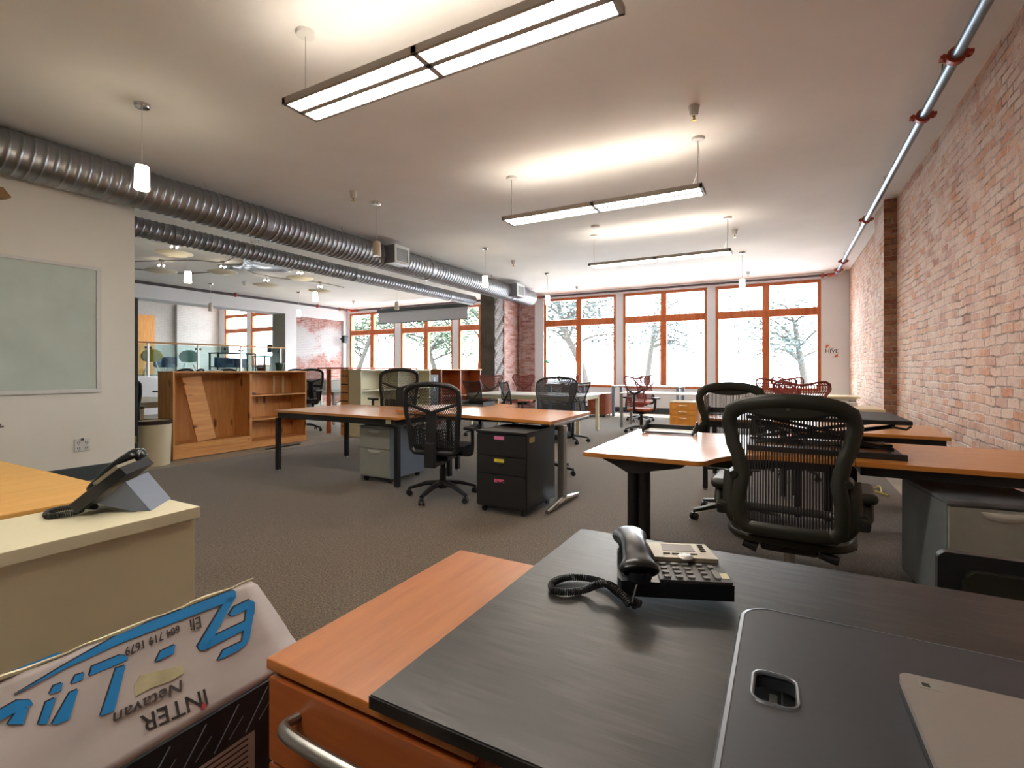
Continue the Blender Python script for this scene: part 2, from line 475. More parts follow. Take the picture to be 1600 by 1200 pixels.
def tag(o, label, cat, group=None):
    o['label'] = label; o['category'] = cat
    if group: o['group'] = group
    return o
def struct(name, mb, m, parent=None):
    o = part(name, mb, m, parent)
    if parent is None: o['kind'] = 'structure'
    return o
def copy_tree(o, parent=None):
    c = o.copy(); COL.objects.link(c)
    if parent is not None: c.parent = parent
    for ch in list(KIDS.get(o.name, [])) or [x for x in D.objects if x.parent == o]:
        copy_tree(ch, c)
    return c
KIDS = {}
def dup(o, loc, rotz, label, group=None):
    c = copy_tree(o)
    c.location = loc; c.rotation_euler = (0, 0, rotz); c['label'] = label
    if group: c['group'] = group
    MW[c.name] = Matrix.Translation(Vector(loc)) @ Matrix.Rotation(rotz, 4, 'Z')
    return c
def text_bm(mb, s, size, m, depth=0.001):
    cu = D.curves.new('t', 'FONT'); cu.body = s; cu.size = size; cu.extrude = depth
    cu.align_x = 'CENTER'; cu.align_y = 'CENTER'; cu.resolution_u = 3
    o = D.objects.new('t', cu); COL.objects.link(o)
    dg = bpy.context.evaluated_depsgraph_get()
    me = D.meshes.new_from_object(o.evaluated_get(dg))
    n0 = len(mb.bm.verts)
    mb.bm.from_mesh(me)
    mb.bm.verts.ensure_lookup_table()
    bmesh.ops.transform(mb.bm, matrix=m, verts=mb.bm.verts[n0:])
    D.objects.remove(o); D.curves.remove(cu); D.meshes.remove(me)
def rrect(x0, x1, y0, y1, r, n=5):
    pts = []
    for cx, cy, a0 in ((x1 - r, y1 - r, 0), (x0 + r, y1 - r, 90), (x0 + r, y0 + r, 180), (x1 - r, y0 + r, 270)):
        for k in range(n + 1):
            a = math.radians(a0 + 90 * k / n)
            pts.append((cx + r * math.cos(a), cy + r * math.sin(a)))
    return pts
def spline(pts, n=8, closed=False):
    P = [Vector(p) for p in pts]; out = []; N = len(P)
    for i in range(N if closed else N - 1):
        p0 = P[(i - 1) % N] if closed or i > 0 else P[0]
        p1 = P[i]; p2 = P[(i + 1) % N]; p3 = P[(i + 2) % N] if closed or i + 2 < N else P[-1]
        for k in range(n):
            t = k / n
            out.append(0.5 * ((2 * p1) + (p2 - p0) * t + (2 * p0 - 5 * p1 + 4 * p2 - p3) * t * t + (3 * p1 - p0 - 3 * p2 + p3) * t ** 3))
    if not closed: out.append(P[-1])
    return out

# ================================================================== the setting
H = 3.55; YW = 14.0; XR = 1.345; XL = -15.1; YB = -6.0
struct('floor', MB().box(XL - .2, XR + .2, YB, YW + .25, -0.1, -0.012), 'slab')
tag(part('carpet', MB().box(-6.7, 1.0, YB, YW - .16, -0.0118, 0.0), 'carpet'), 'brown grey loop pile carpet covering the office floor', 'carpet')
struct('ceiling', MB().box(XL - .7, XR + .2, YB, YW + .25, H, H + .1), 'ceil')
struct('ceiling_raised', MB().box(-24.0, XL - .7, 2.4, YW + .25, 4.7, 4.8).box(XL - .72, XL - .6, 2.4, YW + .25, H + .1, 4.7), 'ceil')
# right brick wall with a shallow pilaster
struct('wall_right', MB().box(XR, XR + .2, YB, YW, -.1, H), 'brickR')
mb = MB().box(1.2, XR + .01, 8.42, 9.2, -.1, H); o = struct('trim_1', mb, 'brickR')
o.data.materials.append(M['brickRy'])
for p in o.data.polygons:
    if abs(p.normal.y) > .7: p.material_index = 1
struct('wall_back', MB().box(XL, XR, YB - .2, YB, -.1, H), 'wall')
# white partition with the whiteboard
struct('wall_partition', MB().box(-6.9, -6.74, YB, 3.0, -.012, H), 'wall')
struct('baseboard_partition', MB().box(-6.74, -6.725, YB, 3.0, -.012, .155, .003), 'base')
dr = D.objects.new('door_1', None); COL.objects.link(dr); dr['kind'] = 'structure'
MW['door_1'] = Matrix.Identity(4)
part('door_leaf', MB().box(-6.86, -6.81, 3.001, 3.07, 0.0, 2.07, .004), 'blackm', dr)
part('door_latch', MB().box(-6.812, -6.804, 3.02, 3.05, .34, .42), 'brass', dr)
# left wall with opening and whitewashed brick field
OP0, OP1, OPT, MEZ = 4.2, 11.26, 3.14, 1.0
mb = MB().box(XL - .7, XL, YB, OP0, -.1, H).box(XL - .7, XL, OP0, OP1, OPT, H).box(XL - .7, XL, OP0, OP1, -.1, MEZ)
mb.box(XL - .7, XL, OP1, 11.7, -.1, H).box(XL - .7, XL, 11.7, 13.84, 3.1, H).box(XL - .7, XL, 13.84, YW, -.1, H)
struct('wall_left', mb, 'wallw')
struct('wall_left_brick', MB().box(XL - .7, XL - .09, 11.7, 13.84, -.1, 3.1), 'brickW')
struct('trim_2', MB().box(XL - .69, XL - .01, OP1 - .012, OP1 - .001, MEZ, OPT), 'jamb')
# raised room beyond the opening
struct('floor_raised', MB().box(-24, XL - .7, OP0 - 1.5, YW, MEZ - .1, MEZ), 'slab')
struct('wall_raised_left', MB().box(-23.9, -23.6, OP0 - 1.5, YW, MEZ, 4.7), 'brickWW')
struct('trim_3', MB().box(-23.6, -23.42, 12.05, 12.5, MEZ, 4.7), 'brickWW')
struct('wall_raised_back', MB().box(-24, XL - .7, OP0 - 1.7, OP0 - 1.5, MEZ, 4.7), 'wallw')

# window wall, pieces between six big windows and two small ones in the raised room
SILL, HEAD = .69, 3.39
wins = [(-14.95, -12.62), (-12.35, -10.02), (-9.78, -8.0), (-6.55, -4.26), (-4.05, -1.79), (-1.58, .78)]
small = [(-23.15, -21.45), (-21.15, -19.45)]
mb = MB()
edges = [XL] + [v for w in wins for v in w] + [XR + .2]
for a, b in zip(edges[0::2], edges[1::2]):
    if a == -8.0: mb.box(-8.0, -7.45, YW, YW + .25, -.1, H); mb.box(-6.85, -6.55, YW - .02, YW + .25, -.1, H)
    else: mb.box(a, b, YW, YW + .25, -.1, H)
for a, b in wins: mb.box(a, b, YW, YW + .25, -.1, SILL); mb.box(a, b, YW, YW + .25, HEAD, H)
mb.box(-24, -23.15, YW, YW + .25, 0, 4.7).box(-21.45, -21.15, YW, YW + .25, 0, 4.7).box(-19.45, XL - .7, YW, YW + .25, 0, 4.7).box(XL - .7, XL, YW, YW + .25, 0, H)
for a, b in small: mb.box(a, b, YW, YW + .25, 0, 1.35); mb.box(a, b, YW, YW + .25, 4.4, 4.7)
struct('wall_front', mb, 'wallw')
struct('wall_front_brick', MB().box(-7.45, -6.85, YW - .01, YW + .25, -.1, H), 'brickPy')
struct('wall_divider', MB().box(-7.98, -7.45, 13.1, YW - .01, -.1, H), 'brickP')
struct('trim_4', MB().box(-8.0, -7.5, 12.6, 13.1, -.1, H, .02), 'concrete')
mb = MB()
mb.grid(lambda u, v: (-7.5 + .012 + .03 * math.sin(v * 61 + u * 17) * math.sin(u * 23 + v * 9), 12.6 + .5 * u, v * H), 8, 90)
struct('trim_5', mb, 'rubble')
struct('trim_6', MB().cyl((-7.36, YW - .06, 0), (-7.36, YW - .06, H - .02), .025), 'brickP')
struct('baseboard_front', MB().box(-6.7, XR, YW - .02, YW, 0, .14).box(XL, -8.0, YW - .02, YW, 0, .14), 'base')
def window(n, a, b, z0, z1, zt, zt2=None):
    w = D.objects.new('window_%d' % n, None); COL.objects.link(w); w['kind'] = 'structure'
    w.location = ((a + b) / 2, YW + .08, z0); MW[w.name] = Matrix.Translation(w.location)
    f = .075; m = (a + b) / 2; y0, y1 = YW + .02, YW + .13
    fr = MB().box(a, a + f, y0, y1, z0, z1, .006).box(b - f, b, y0, y1, z0, z1, .006)
    fr.box(a + f, b - f, y0, y1, z1 - f, z1, .006).box(a + f, b - f, y0 - .03, y1, z0, z0 + f, .006)
    fr.box(a + f, b - f, y0 - .02, y1, zt - .095, zt + .095, .01)
    if zt2:
        fr.box(a + f, b - f, y0 - .02, y1, zt2 - .07, zt2 + .07, .01)
        cols = ((a + f, b - f),); rows = ((z0 + f, zt - .095), (zt + .095, zt2 - .07), (zt2 + .07, z1 - f))
    else:
        fr.box(m - .085, m + .085, y0 - .01, y1, z0 + f, zt - .095, .008).box(m - .08, m + .08, y0, y1, zt + .095, z1 - f, .008)
        cols = ((a + f, m - .08), (m + .08, b - f)); rows = ((z0 + f, zt - .095), (zt + .095, z1 - f))
    part('window_frame', fr, 'frame', w, True)
    for x0, x1 in cols:
        for q0, q1 in rows:
            part('window_pane', MB().faces([(x0, YW + .08, q0), (x1, YW + .08, q0), (x1, YW + .08, q1), (x0, YW + .08, q1)]), 'glass', w, True)
k = 1
for a, b in wins: window(k, a, b, SILL, HEAD, 2.63); k += 1
for a, b in small: window(k, a, b, 1.35, 4.4, 3.0, 3.68); k += 1

# outside
struct('ground', MB().box(-60, 40, YW + .4, 80, -.9, -.8), 'road')
def tree(x, y, h, r, lean, seedv, leafm, label, nl=3400):
    rnd = random.Random(seedv)
    t = thing('street_tree', label, 'tree', (x, y, -.8), 0, 'street trees outside the windows')
    mb = MB(); top = Vector((lean, 0, h * .62))
    trunk = spline([(0, 0, 0), (lean * .2, .1, h * .25), (lean * .7, -.1, h * .45), tuple(top)], 6)
    mb.tube(trunk, [.17 - .09 * i / len(trunk) for i in range(len(trunk))], 10)
    tips = []
    for i in range(11):
        b0 = trunk[rnd.randint(len(trunk) // 2, len(trunk) - 1)]
        a = rnd.uniform(0, 6.28); L = rnd.uniform(.5, 1.0) * r
        e = b0 + Vector((math.cos(a) * L, math.sin(a) * L, rnd.uniform(.0, .55) * r))
        mid = (b0 + e) / 2 + Vector((0, 0, rnd.uniform(.1, .3)))
        mb.tube(spline([b0, mid, e], 4), [.06, .055, .05, .045, .04, .035, .03, .025, .02], 6)
        tips += [e, mid]
    part('trunk', mb, 'bark', t)
    lb = MB()
    for i in range(nl):
        c = rnd.choice(tips) + Vector((rnd.gauss(0, .33), rnd.gauss(0, .33), rnd.gauss(0, .25))) * r * .6
        s = rnd.uniform(.05, .11)
        q = Matrix.Rotation(rnd.uniform(0, 6.28), 3, 'Z') @ Matrix.Rotation(rnd.uniform(-1.2, 1.2), 3, 'X')
        lb.faces([c + q @ Vector(v) for v in ((-s, 0, 0), (0, -s * .5, 0), (s, 0, 0), (0, s * .5, 0))])
    part('foliage', lb, leafm, t)
tree(-21.2, 20.0, 7.4, 2.6, 1.9, 1, 'leafA', 'leaning street tree outside the leftmost large window', 6500)
tree(-16.2, 21.2, 7.0, 2.9, -.7, 2, 'leafA', 'bushy green street tree behind the projection screen', 7500)
tree(-13.0, 20.2, 7.6, 2.8, .5, 3, 'leafA', 'street tree seen beside the concrete column', 6000)
tree(-6.6, 18.2, 7.6, 2.4, -1.3, 4, 'leafB', 'street tree with a thick limb crossing the window right of the brick pier', 4200)
tree(-6.2, 25.5, 7.4, 2.4, .5, 5, 'leafB', 'faint street tree beyond the middle right hand window', 3000)
tree(.8, 23.5, 6.4, 2.5, -.4, 6, 'leafB', 'street tree behind the window nearest the brick wall', 3200)
for x, y, l in ((-29.6, 30, 'small dark blue shop awning across the street, in the leftmost large window'), (-27.4, 30, 'narrower dark blue shop awning across the street, right of the other awning')):
    t = thing('shop_awning', l, 'awning', (x, y, 1.4), 0, 'awnings across the street')
    part('canopy', MB().prism([(0, .0), (.8, 0), (.8, .75), (.7, .75)], -.6, .6, Matrix(((0, 0, 1, 0), (1, 0, 0, 0), (0, 1, 0, 0), (0, 0, 0, 1)))), 'car', t)
    for sx in (-.56, .56): part('post', MB().cyl((sx, .75, -2.2), (sx, .75, 0), .04, seg=8), 'car', t)
# ================================================================== ceiling services
def spiral_duct(name, label, x, z, r, y0, y1, pitch, group):
    t = thing(name, label, 'duct', (x, (y0 + y1) / 2, z), 0, group)
    mb = MB(); seg = 36
    prof = [(0.0, 0.0), (0.35, 0.0), (0.65, .0), (0.72, .009), (0.82, .009), (0.9, .0)]
    ys = []
    y = y0
    while y < y1:
        for f, dr_ in prof:
            ys.append((y + f * pitch, dr_))
        y += pitch
    prev = None
    rings = []
    for yy, dr_ in ys:
        ring = []
        for k in range(seg):
            a = 2 * math.pi * k / seg
            ring.append(mb.bm.verts.new((x + (r + dr_) * math.cos(a), yy + pitch * .35 * math.sin(a), z + (r + dr_) * math.sin(a))))
        rings.append(ring)
    for A, B in zip(rings, rings[1:]):
        for k in range(seg): mb.bm.faces.new((A[k], A[(k + 1) % seg], B[(k + 1) % seg], B[k]))
    mb.bm.faces.new(rings[0]); mb.bm.faces.new(rings[-1][::-1])
    part('duct_skin', mb, 'galv', t, True, ang=60)
    for yy in (y0 + (y1 - y0) * q for q in (.28, .5, .72, .93)):
        part('coupling_band', MB().lathe([(r + .004, -.05), (r + .013, -.045), (r + .013, .045), (r + .004, .05)], (0, 0, 0), 36,
             Matrix.Translation((x, yy, z)) @ Matrix.Rotation(math.pi / 2, 4, 'X')), 'galv', t, True)
    for q in (.33, .45, .58, .72, .86):
        yy = y0 + (y1 - y0) * q
        for dx in (-r * .7, r * .7):
            part('hanger', MB().cyl((x + dx, yy, z + r * .7), (x + dx, yy, H), .004, seg=6).box(x + dx - .02, x + dx + .02, yy - .015, yy + .015, H - .03, H), 'whitem', t, True)
    return t
spiral_duct('spiral_duct', 'thick galvanised spiral duct hanging beside the white partition', -6.5, 3.29, .215, -4.0, 12.9, .088, 'galvanised ceiling ducts')
spiral_duct('spiral_duct', 'thinner galvanised spiral duct running farther left with a capped end', -8.05, 3.24, .135, -4.0, 12.2, .088, 'galvanised ceiling ducts')
def vent(y, s, label):
    t = thing('air_vent', label, 'vent', (-6.12, y, 3.29), 0, 'supply vents on the thick duct')
    part('vent_box', MB().box(-6.34, -6.1, y - s, y + s, 3.29 - .16, 3.29 + .17, .004), 'galv', t, True)
    part('vent_frame', MB().box(-6.1, -6.085, y - s, y + s, 3.13, 3.18).box(-6.1, -6.085, y - s, y + s, 3.41, 3.46)
         .box(-6.1, -6.085, y - s, y - s + .05, 3.18, 3.41).box(-6.1, -6.085, y + s - .05, y + s, 3.18, 3.41), 'whitem', t, True)
    mb = MB()
    for i in range(7): mb.box(-6.098, -6.088, y - s + .05, y + s - .05, 3.19 + i * .032, 3.205 + i * .032)
    part('vent_grille', mb, 'grey', t, True)
vent(6.95, .2, 'square supply vent on the duct above the desks')
vent(11.6, .22, 'square supply vent at the far end of the duct beside the column')

def luminaire(yc, label, first=None):
    x0, x1, z = -2.96, -.70, 3.0
    if first is not None:
        return dup(first, (-1.83, yc, z), 0, label, 'suspended strip lights')
    t = thing('strip_light', label, 'ceiling light', (-1.83, yc, z), 0, 'suspended strip lights')
    w = .14; hm = MB(); L = (x1 - x0) / 2
    for a, b, c, d in ((-L, L, -w, -w + .022), (-L, L, w - .022, w), (-L, L, -.02, .02), (-L, -L + .03, -w, w), (L - .03, L, -w, w), (-.02, .02, -w, w)):
        hm.box(a, b, c, d, 0, .045, .002)
    part('housing', hm, 'alu', t)
    for sx in (-1, 1):
        for sy in (-1, 1):
            a, b = sorted((sx * .02, sx * (L - .03))); c, d = sorted((sy * .02, sy * (w - .022)))
            part('diffuser', MB().box(a, b, c, d, .004, .010), 'lamp', t)
    part('uplight_cover', MB().box(-L + .04, L - .04, -w + .03, w - .03, .036, .042), 'lampup', t)
    for sx in (-1, 1):
        part('suspension_cable', MB().cyl((sx * (L - .06), 0, .04), (sx * (L - .06), 0, H - z - .02), .003, seg=6), 'steel', t)
        part('ceiling_rose', MB().lathe([(.03, 0), (.06, .004), (.065, .022), (.065, .03)], (sx * (L - .06), 0, H - z - .03)), 'whitem', t)
    pts = spline([(L - .16, 0, .045), (L - .10, .02, .12), (L - .055, .02, .3), (L - .06, .012, H - z - .02)], 6)
    part('power_cord', MB().tube(pts, .005, 6), 'whitem', t)
    return t
L1 = luminaire(2.32, 'suspended strip light nearest the camera, cut by the top of the photo')
luminaire(5.28, 'suspended strip light in the middle of the row', L1)
luminaire(8.26, 'suspended strip light nearest the windows', L1)
luminaire(-.7, 'added suspended strip light above the camera, out of view, brightening the foreground', L1)  # extra lamp continuing the row, added out of view to light the foreground

def pendant(x, y, zb, lit, label, first=None):
    if first is not None: return dup(first, (x, y, H), 0, label, 'glass pendants')
    t = thing('pendant_light', label, 'pendant light', (x, y, H), 0, 'glass pendants')
    L = H - zb
    part('canopy', MB().lathe([(.02, -.035), (.055, -.03), (.062, -.012), (.062, 0)]), 'chrome', t)
    part('cord', MB().cyl((0, 0, -.03), (0, 0, -L + .2), .0035, seg=6), 'whitem', t)
    sh = part('glass_shade', MB().lathe([(.03, -L + .21), (.05, -L + .205), (.052, -L + .19), (.058, -L + .01), (.055, -L), (.03, -L + .004)]), 'pend' if lit else 'opal', t)
    part('shade_cap', MB().lathe([(.012, .0), (.035, .0), (.035, .012), (.012, .02)], (0, 0, -L + .208)), 'chrome', t)
    return t
def bulbed(x, y, label):
    p = pendant(x, y, 2.8, True, label)
    return p
PL = pendant(-4.95, 2.26, 2.8, True, 'glowing glass pendant beside the duct, nearest the camera')
PU = pendant(-5.0, 5.18, 2.8, False, 'unlit glass pendant in front of the duct')
for x, y, l in ((-5.03, 8.1, 'glowing pendant in front of the far stretch of the thick duct'), (-5.03, 10.96, 'glowing pendant just right of the brick pier'),
                (-.73, 10.86, 'glowing pendant before the window nearest the brick wall'), (-9.55, 5.1, 'glowing pendant between the plaster discs and the thin duct'),
                (-9.54, 7.9, 'glowing pendant under the farthest plaster discs'), (-12.8, 10.0, 'glowing pendant in front of the whitewashed brick')):
    pendant(x, y, 2.8, True, l, PL)
for x, y, l in ((-13.66, 7.88, 'unlit pendant before the opening of the raised room'), (-9.02, 10.08, 'unlit pendant above the projection screen')):
    pendant(x, y, 2.8, False, l, PU)

def sprinkler(x, y, label, first=None, big=1.0):
    if first is not None:
        return dup(first, (x, y, H), 0, label, 'sprinkler heads')
    t = thing('sprinkler', label, 'sprinkler', (x, y, H), 0, 'sprinkler heads')
    part('escutcheon', MB().lathe([(.018, -.085), (.035, -.08), (.042, -.03), (.05, 0)], seg=16), 'whitem', t)
    part('nozzle', MB().cyl((0, 0, -.085), (0, 0, -.12), .012, .006, 8).box(-.02, .02, -.02, .02, -.128, -.122), 'brass', t)
    return t
S0 = sprinkler(-.70, 4.63, 'sprinkler head above the middle strip light, nearest the camera')
for x, y, l in ((-4.95, 4.7, 'sprinkler head on the ceiling left of the unlit pendant'), (-5.08, 9.33, 'sprinkler head near the far part of the duct'),
                (-.72, 9.05, 'sprinkler head right of the farthest strip light'), (-5.1, 13.1, 'sprinkler head close to the window wall, right of the pier'),
                (-.75, 13.1, 'sprinkler head close to the window nearest the brick wall'), (-12.57, 8.14, 'sprinkler head among the plaster discs'),
                (-12.83, 12.2, 'sprinkler head close to the left hand windows')):
    sprinkler(x, y, l, S0)
tag(part('smoke_detector', MB().lathe([(.03, -.035), (.06, -.03), (.07, -.012), (.07, 0)], (-2.69, 7.72, H)), 'whitem'), 'round white smoke detector above the farthest strip light', 'smoke detector')

def couplings(t, pts, ax, r):
    for p in pts:
        p = Vector(p)
        Mx = Matrix.Translation(p) @ (Matrix.Rotation(math.pi / 2, 4, 'X') if ax == 'y' else Matrix.Rotation(math.pi / 2, 4, 'Y'))
        mb = MB().lathe([(r + .002, -.03), (r + .022, -.026), (r + .022, .026), (r + .002, .03)], (0, 0, 0), 20, Mx)
        for s in (-1, 1):
            q = Vector((s, 0, 0)) if ax == 'y' else Vector((0, s, 0))
            e = p + q * (r + .03)
            mb.box(e.x - .025, e.x + .025, e.y - .03, e.y + .03, e.z - .014, e.z + .014, .004)
            mb.cyl(e + Vector((0, 0, -.03)), e + Vector((0, 0, .03)), .008, seg=6)
        part('pipe_clamp', mb, 'clamp', t, True, label='red bolted clamp')
t = thing('sprinkler_pipe', 'grey sprinkler pipe with red clamps along the brick wall', 'pipe', (1.06, 4, 3.42))
part('pipe', MB().cyl((1.06, -5.9, 3.42), (1.06, 13.6, 3.42), .036, seg=20), 'galvp', t, True)
part('pipe_elbow', MB().tube(spline([(1.06, 13.58, 3.42), (1.05, 13.74, 3.43), (.9, 13.82, 3.44)], 6), .042, 16), 'clamp', t, True)
couplings(t, [(1.06, 1.9, 3.42), (1.06, 4.55, 3.42), (1.06, 5.5, 3.42), (1.06, 8.9, 3.42), (1.06, 12.1, 3.42), (1.06, 13.1, 3.42)], 'y', .036)
part('branch_pipe', MB().cyl((.92, 13.82, 3.44), (-6.9, 13.82, 3.44), .03, seg=14), 'darkpipe', t, True)
couplings(t, [(.80, 13.82, 3.44), (-6.6, 13.82, 3.44)], 'x', .03)
for y in (2.6, 4.9, 7.4, 9.6, 11.9):
    part('pipe_hanger', MB().cyl((1.06, y, 3.45), (1.06, y, H), .005, seg=6), 'steel', t, True)
t = thing('sprinkler_pipe', 'dark sprinkler pipe along the left wall and left hand windows', 'pipe', (-14.5, 8, 3.46))
part('pipe', MB().tube([(-14.5, -1, 3.46), (-14.5, 13.5, 3.46)], .04, 14), 'darkpipe', t, True)
part('branch_pipe', MB().cyl((-14.2, 13.7, 3.46), (-8.1, 13.7, 3.46), .035, seg=14), 'darkpipe', t, True)
part('pipe_elbow', MB().tube(spline([(-14.5, 13.45, 3.46), (-14.48, 13.66, 3.46), (-14.2, 13.7, 3.46)], 6), .055, 14), 'clamp', t, True)
couplings(t, [(-14.5, 9.1, 3.46), (-14.5, 12.1, 3.46), (-14.5, 13.1, 3.46)], 'y', .04)
for y in (2.6, 5.8, 7.9, 10.6, 12.7):
    part('pipe_hanger', MB().cyl((-14.5, y, 3.49), (-14.5, y, H), .006, seg=6), 'whitem', t, True)

discs = [(-9.65, 4.92, 'large plaster disc lamp nearest the camera'), (-11.6, 5.66, 'plaster disc lamp closest to the left wall opening'),
         (-10.59, 6.37, 'plaster disc lamp beside the crinkled foil'), (-11.26, 7.86, 'plaster disc lamp in the middle of the farther row'),
         (-9.71, 7.62, 'plaster disc lamp under the thin duct'), (-10.84, 9.13, 'plaster disc lamp behind a glowing pendant, farthest of all')]
dp = None
for x, y, l in discs:
    if dp is None:
        dp = thing('disc_lamp', l + ', hanging from the left ceiling', 'ceiling light', (x, y, H), 0, 'plaster disc lamps')
        part('disc', MB().lathe([(.02, -.29), (.2, -.275), (.285, -.245), (.295, -.235), (.28, -.228), (.1, -.215), (.0, -.21)], seg=40), 'disc', dp)
        part('stem', MB().cyl((0, 0, -.215), (0, 0, 0), .01, seg=8).cyl((0, 0, -.04), (0, 0, 0), .05, seg=16), 'steel', dp)
        for a in range(4):
            c = (.06 * math.cos(a * 1.57 + .5), .06 * math.sin(a * 1.57 + .5))
            part('lamp_bulb', MB().lathe([(.006, -.022), (.012, -.015), (.013, 0), (.008, .012)], (c[0], c[1], -.12), 10), 'bulb', dp)
    else:
        dup(dp, (x, y, H), 0, l + ', hanging from the left ceiling', 'plaster disc lamps')
cz = H - .022
for pts, l in ((((-8.9, 2.2, cz), (-9.65, 4.92, cz)), 'steel conduit on the ceiling above the largest plaster disc'),
            (((-13.2, 5.0, cz), (-11.6, 5.66, cz), (-10.9, 6.0, cz), (-10.59, 6.37, cz), (-9.4, 6.1, cz), (-9.2, 6.6, cz), (-9.71, 7.62, cz)), 'wavy conduit joining the nearer plaster discs'),
            (((-13.3, 4.4, cz), (-12.9, 6.4, cz), (-11.9, 6.9, cz), (-11.0, 6.9, cz), (-11.26, 7.86, cz), (-10.84, 9.13, cz), (-10.9, 10.0, cz)), 'wavy conduit joining the farther plaster discs')):
    tag(part('conduit', MB().tube(spline(pts, 6), .012, 8), 'steel'), l, 'conduit', 'ceiling conduits')
mb = MB(); rn = random.Random(3)
gv = {}
def foil(u, v):
    k = (round(u, 3), round(v, 3))
    if k not in gv: gv[k] = rn.uniform(.004, .035)
    return (-11.0 + 2.0 * v - .3 * math.sin(u * 5), 6.5 + 1.1 * u + .2 * math.sin(v * 7), H - gv[k])
mb.grid(foil, 16, 22)
tag(part('ceiling_patch', mb, 'foil', thick=.002, ang=5), 'crinkled silver foil patch on the ceiling above the plaster discs', 'foil')

# projection screen
t = thing('projection_screen', 'partly lowered projection screen hanging before the left hand windows', 'projection screen', (-10.6, 13, 2.8))
part('screen_case', MB().box(-12.5, -8.68, 12.95, 13.07, 3.2, 3.31, .01), 'base', t, True)
part('screen_cloth', MB().box(-12.46, -8.72, 13.0, 13.006, 2.82, 3.2), 'screen', t, True)
part('bottom_bar', MB().cyl((-12.5, 13.003, 2.81), (-8.68, 13.003, 2.81), .014, seg=10), 'black', t, True)
for x in (-12.3, -8.9): part('hanger', MB().cyl((x, 13, 3.3), (x, 13, H), .004, seg=6), 'whitem', t, True)

# ================================================================== wall fittings
t = thing('whiteboard', 'large framed whiteboard mounted on the white partition wall', 'whiteboard', (-6.73, 1.6, 1.65))
part('board', MB().box(-6.738, -6.722, .05, 2.63, 1.0, 2.33), 'board', t, True)
fm = MB().box(-6.738, -6.712, .03, 2.67, 2.32, 2.36, .003).box(-6.738, -6.712, .03, 2.67, .965, 1.005, .003).box(-6.738, -6.713, 2.62, 2.669, 1.005, 2.32, .003).box(-6.738, -6.713, .031, .05, 1.005, 2.32, .003)
part('board_frame', fm, 'whitem', t, True)
t = thing('power_outlet', 'white power outlet with sockets low on the partition', 'outlet', (-6.73, 2.5, .39))
part('cover_plate', MB().box(-6.738, -6.728, 2.43, 2.57, .325, .46, .003), 'whitem', t, True)
mb = MB()
for y in (2.465, 2.535):
    for z in (.36, .42): mb.box(-6.729, -6.726, y - .012, y - .006, z - .01, z + .01).box(-6.729, -6.726, y + .006, y + .012, z - .01, z + .01).cyl((-6.729, y, z - .018), (-6.726, y, z - .018), .004, seg=8)
mb.box(-6.729, -6.715, 2.485, 2.505, .44, .465)
part('socket_slots', mb, 'ink', t, True)
t = thing('coat_hook', 'small chrome door handle stub on the partition at the left edge', 'hook', (-6.73, 1.83, .66))
part('rose', MB().cyl((-6.739, 1.83, .665), (-6.728, 1.83, .665), .028, seg=16), 'chrome', t, True)
part('hook', MB().tube(spline([(-6.73, 1.83, .665), (-6.69, 1.83, .665), (-6.68, 1.86, .66)], 5), .009, 8), 'chrome', t, True)
tag(part('wall_box', MB().prism([(1.55, 2.98), (1.84, 2.98), (1.9, 2.90), (1.86, 2.88), (1.55, 2.88)], 0, .12, Matrix(((0, 0, 1, -6.738), (1, 0, 0, 0), (0, 1, 0, 0), (0, 0, 0, 1)))), 'kraft'),
    'corner of a small brown board on the partition above the whiteboard', 'board')
t = thing('wall_speaker', 'small black speaker on a bracket at the edge of the whitewashed brick', 'speaker', (-15.05, 13.9, 2.35))
part('bracket', MB().box(-15.1, -14.98, 13.68, 13.72, 2.36, 2.44), 'black', t, True)
part('speaker_box', MB().box(-14.98, -14.82, 13.62, 13.82, 2.24, 2.52, .012), 'black', t, True)
part('speaker_grille', MB().box(-14.96, -14.84, 13.612, 13.62, 2.27, 2.49, .004), 'fabric', t, True)
# the sign near the right corner
t = thing('wall_sign', 'vinyl sign reading HIVE with two orange corner triangles on the white strip', 'sign', (1.0, YW, 1.9))
def on_front(px, py): return on_plane(px, py, (0, YW - .004, 0), Vector((0, 1, 0)))
for tri in (((1290.5, 539), (1296.5, 539), (1290.5, 544.5)), ((1303, 558), (1309, 552.5), (1309, 558))):
    a = [on_front(*p) for p in tri]
    mb = MB(); bb = [v + Vector((0, .003, 0)) for v in a]
    mb.faces(a); mb.faces(bb[::-1])
    for i in range(3): mb.faces([a[i], a[(i + 1) % 3], bb[(i + 1) % 3], bb[i]])
    part('corner_triangle', mb, 'orangesign', t, True)
mb = MB(); c = on_front(1299.5, 549)
R0 = Matrix.Rotation(math.pi / 2, 4, 'X')
text_bm(mb, 'HIVE', .13, Matrix.Translation(c) @ R0)
c2 = on_front(1299, 544.8); text_bm(mb, 'THE', .05, Matrix.Translation(c2) @ R0)
c3 = on_front(1299, 552.5); text_bm(mb, '- - - - - - -', .03, Matrix.Translation(c3) @ R0)
part('lettering', mb, 'ink', t, True)
# green ribbon on the window
tag(part('green_ribbon', MB().tube(spline([(-6.50, 14.005, 1.50), (-6.41, 14.005, 1.44), (-6.33, 14.005, 1.40)], 4), [.02, .03, .04, .045, .04, .035, .03, .015, .01], 6, flat=.3), 'greentape'),
    'green ribbon tied at the corner of the window beside the pier', 'ribbon')

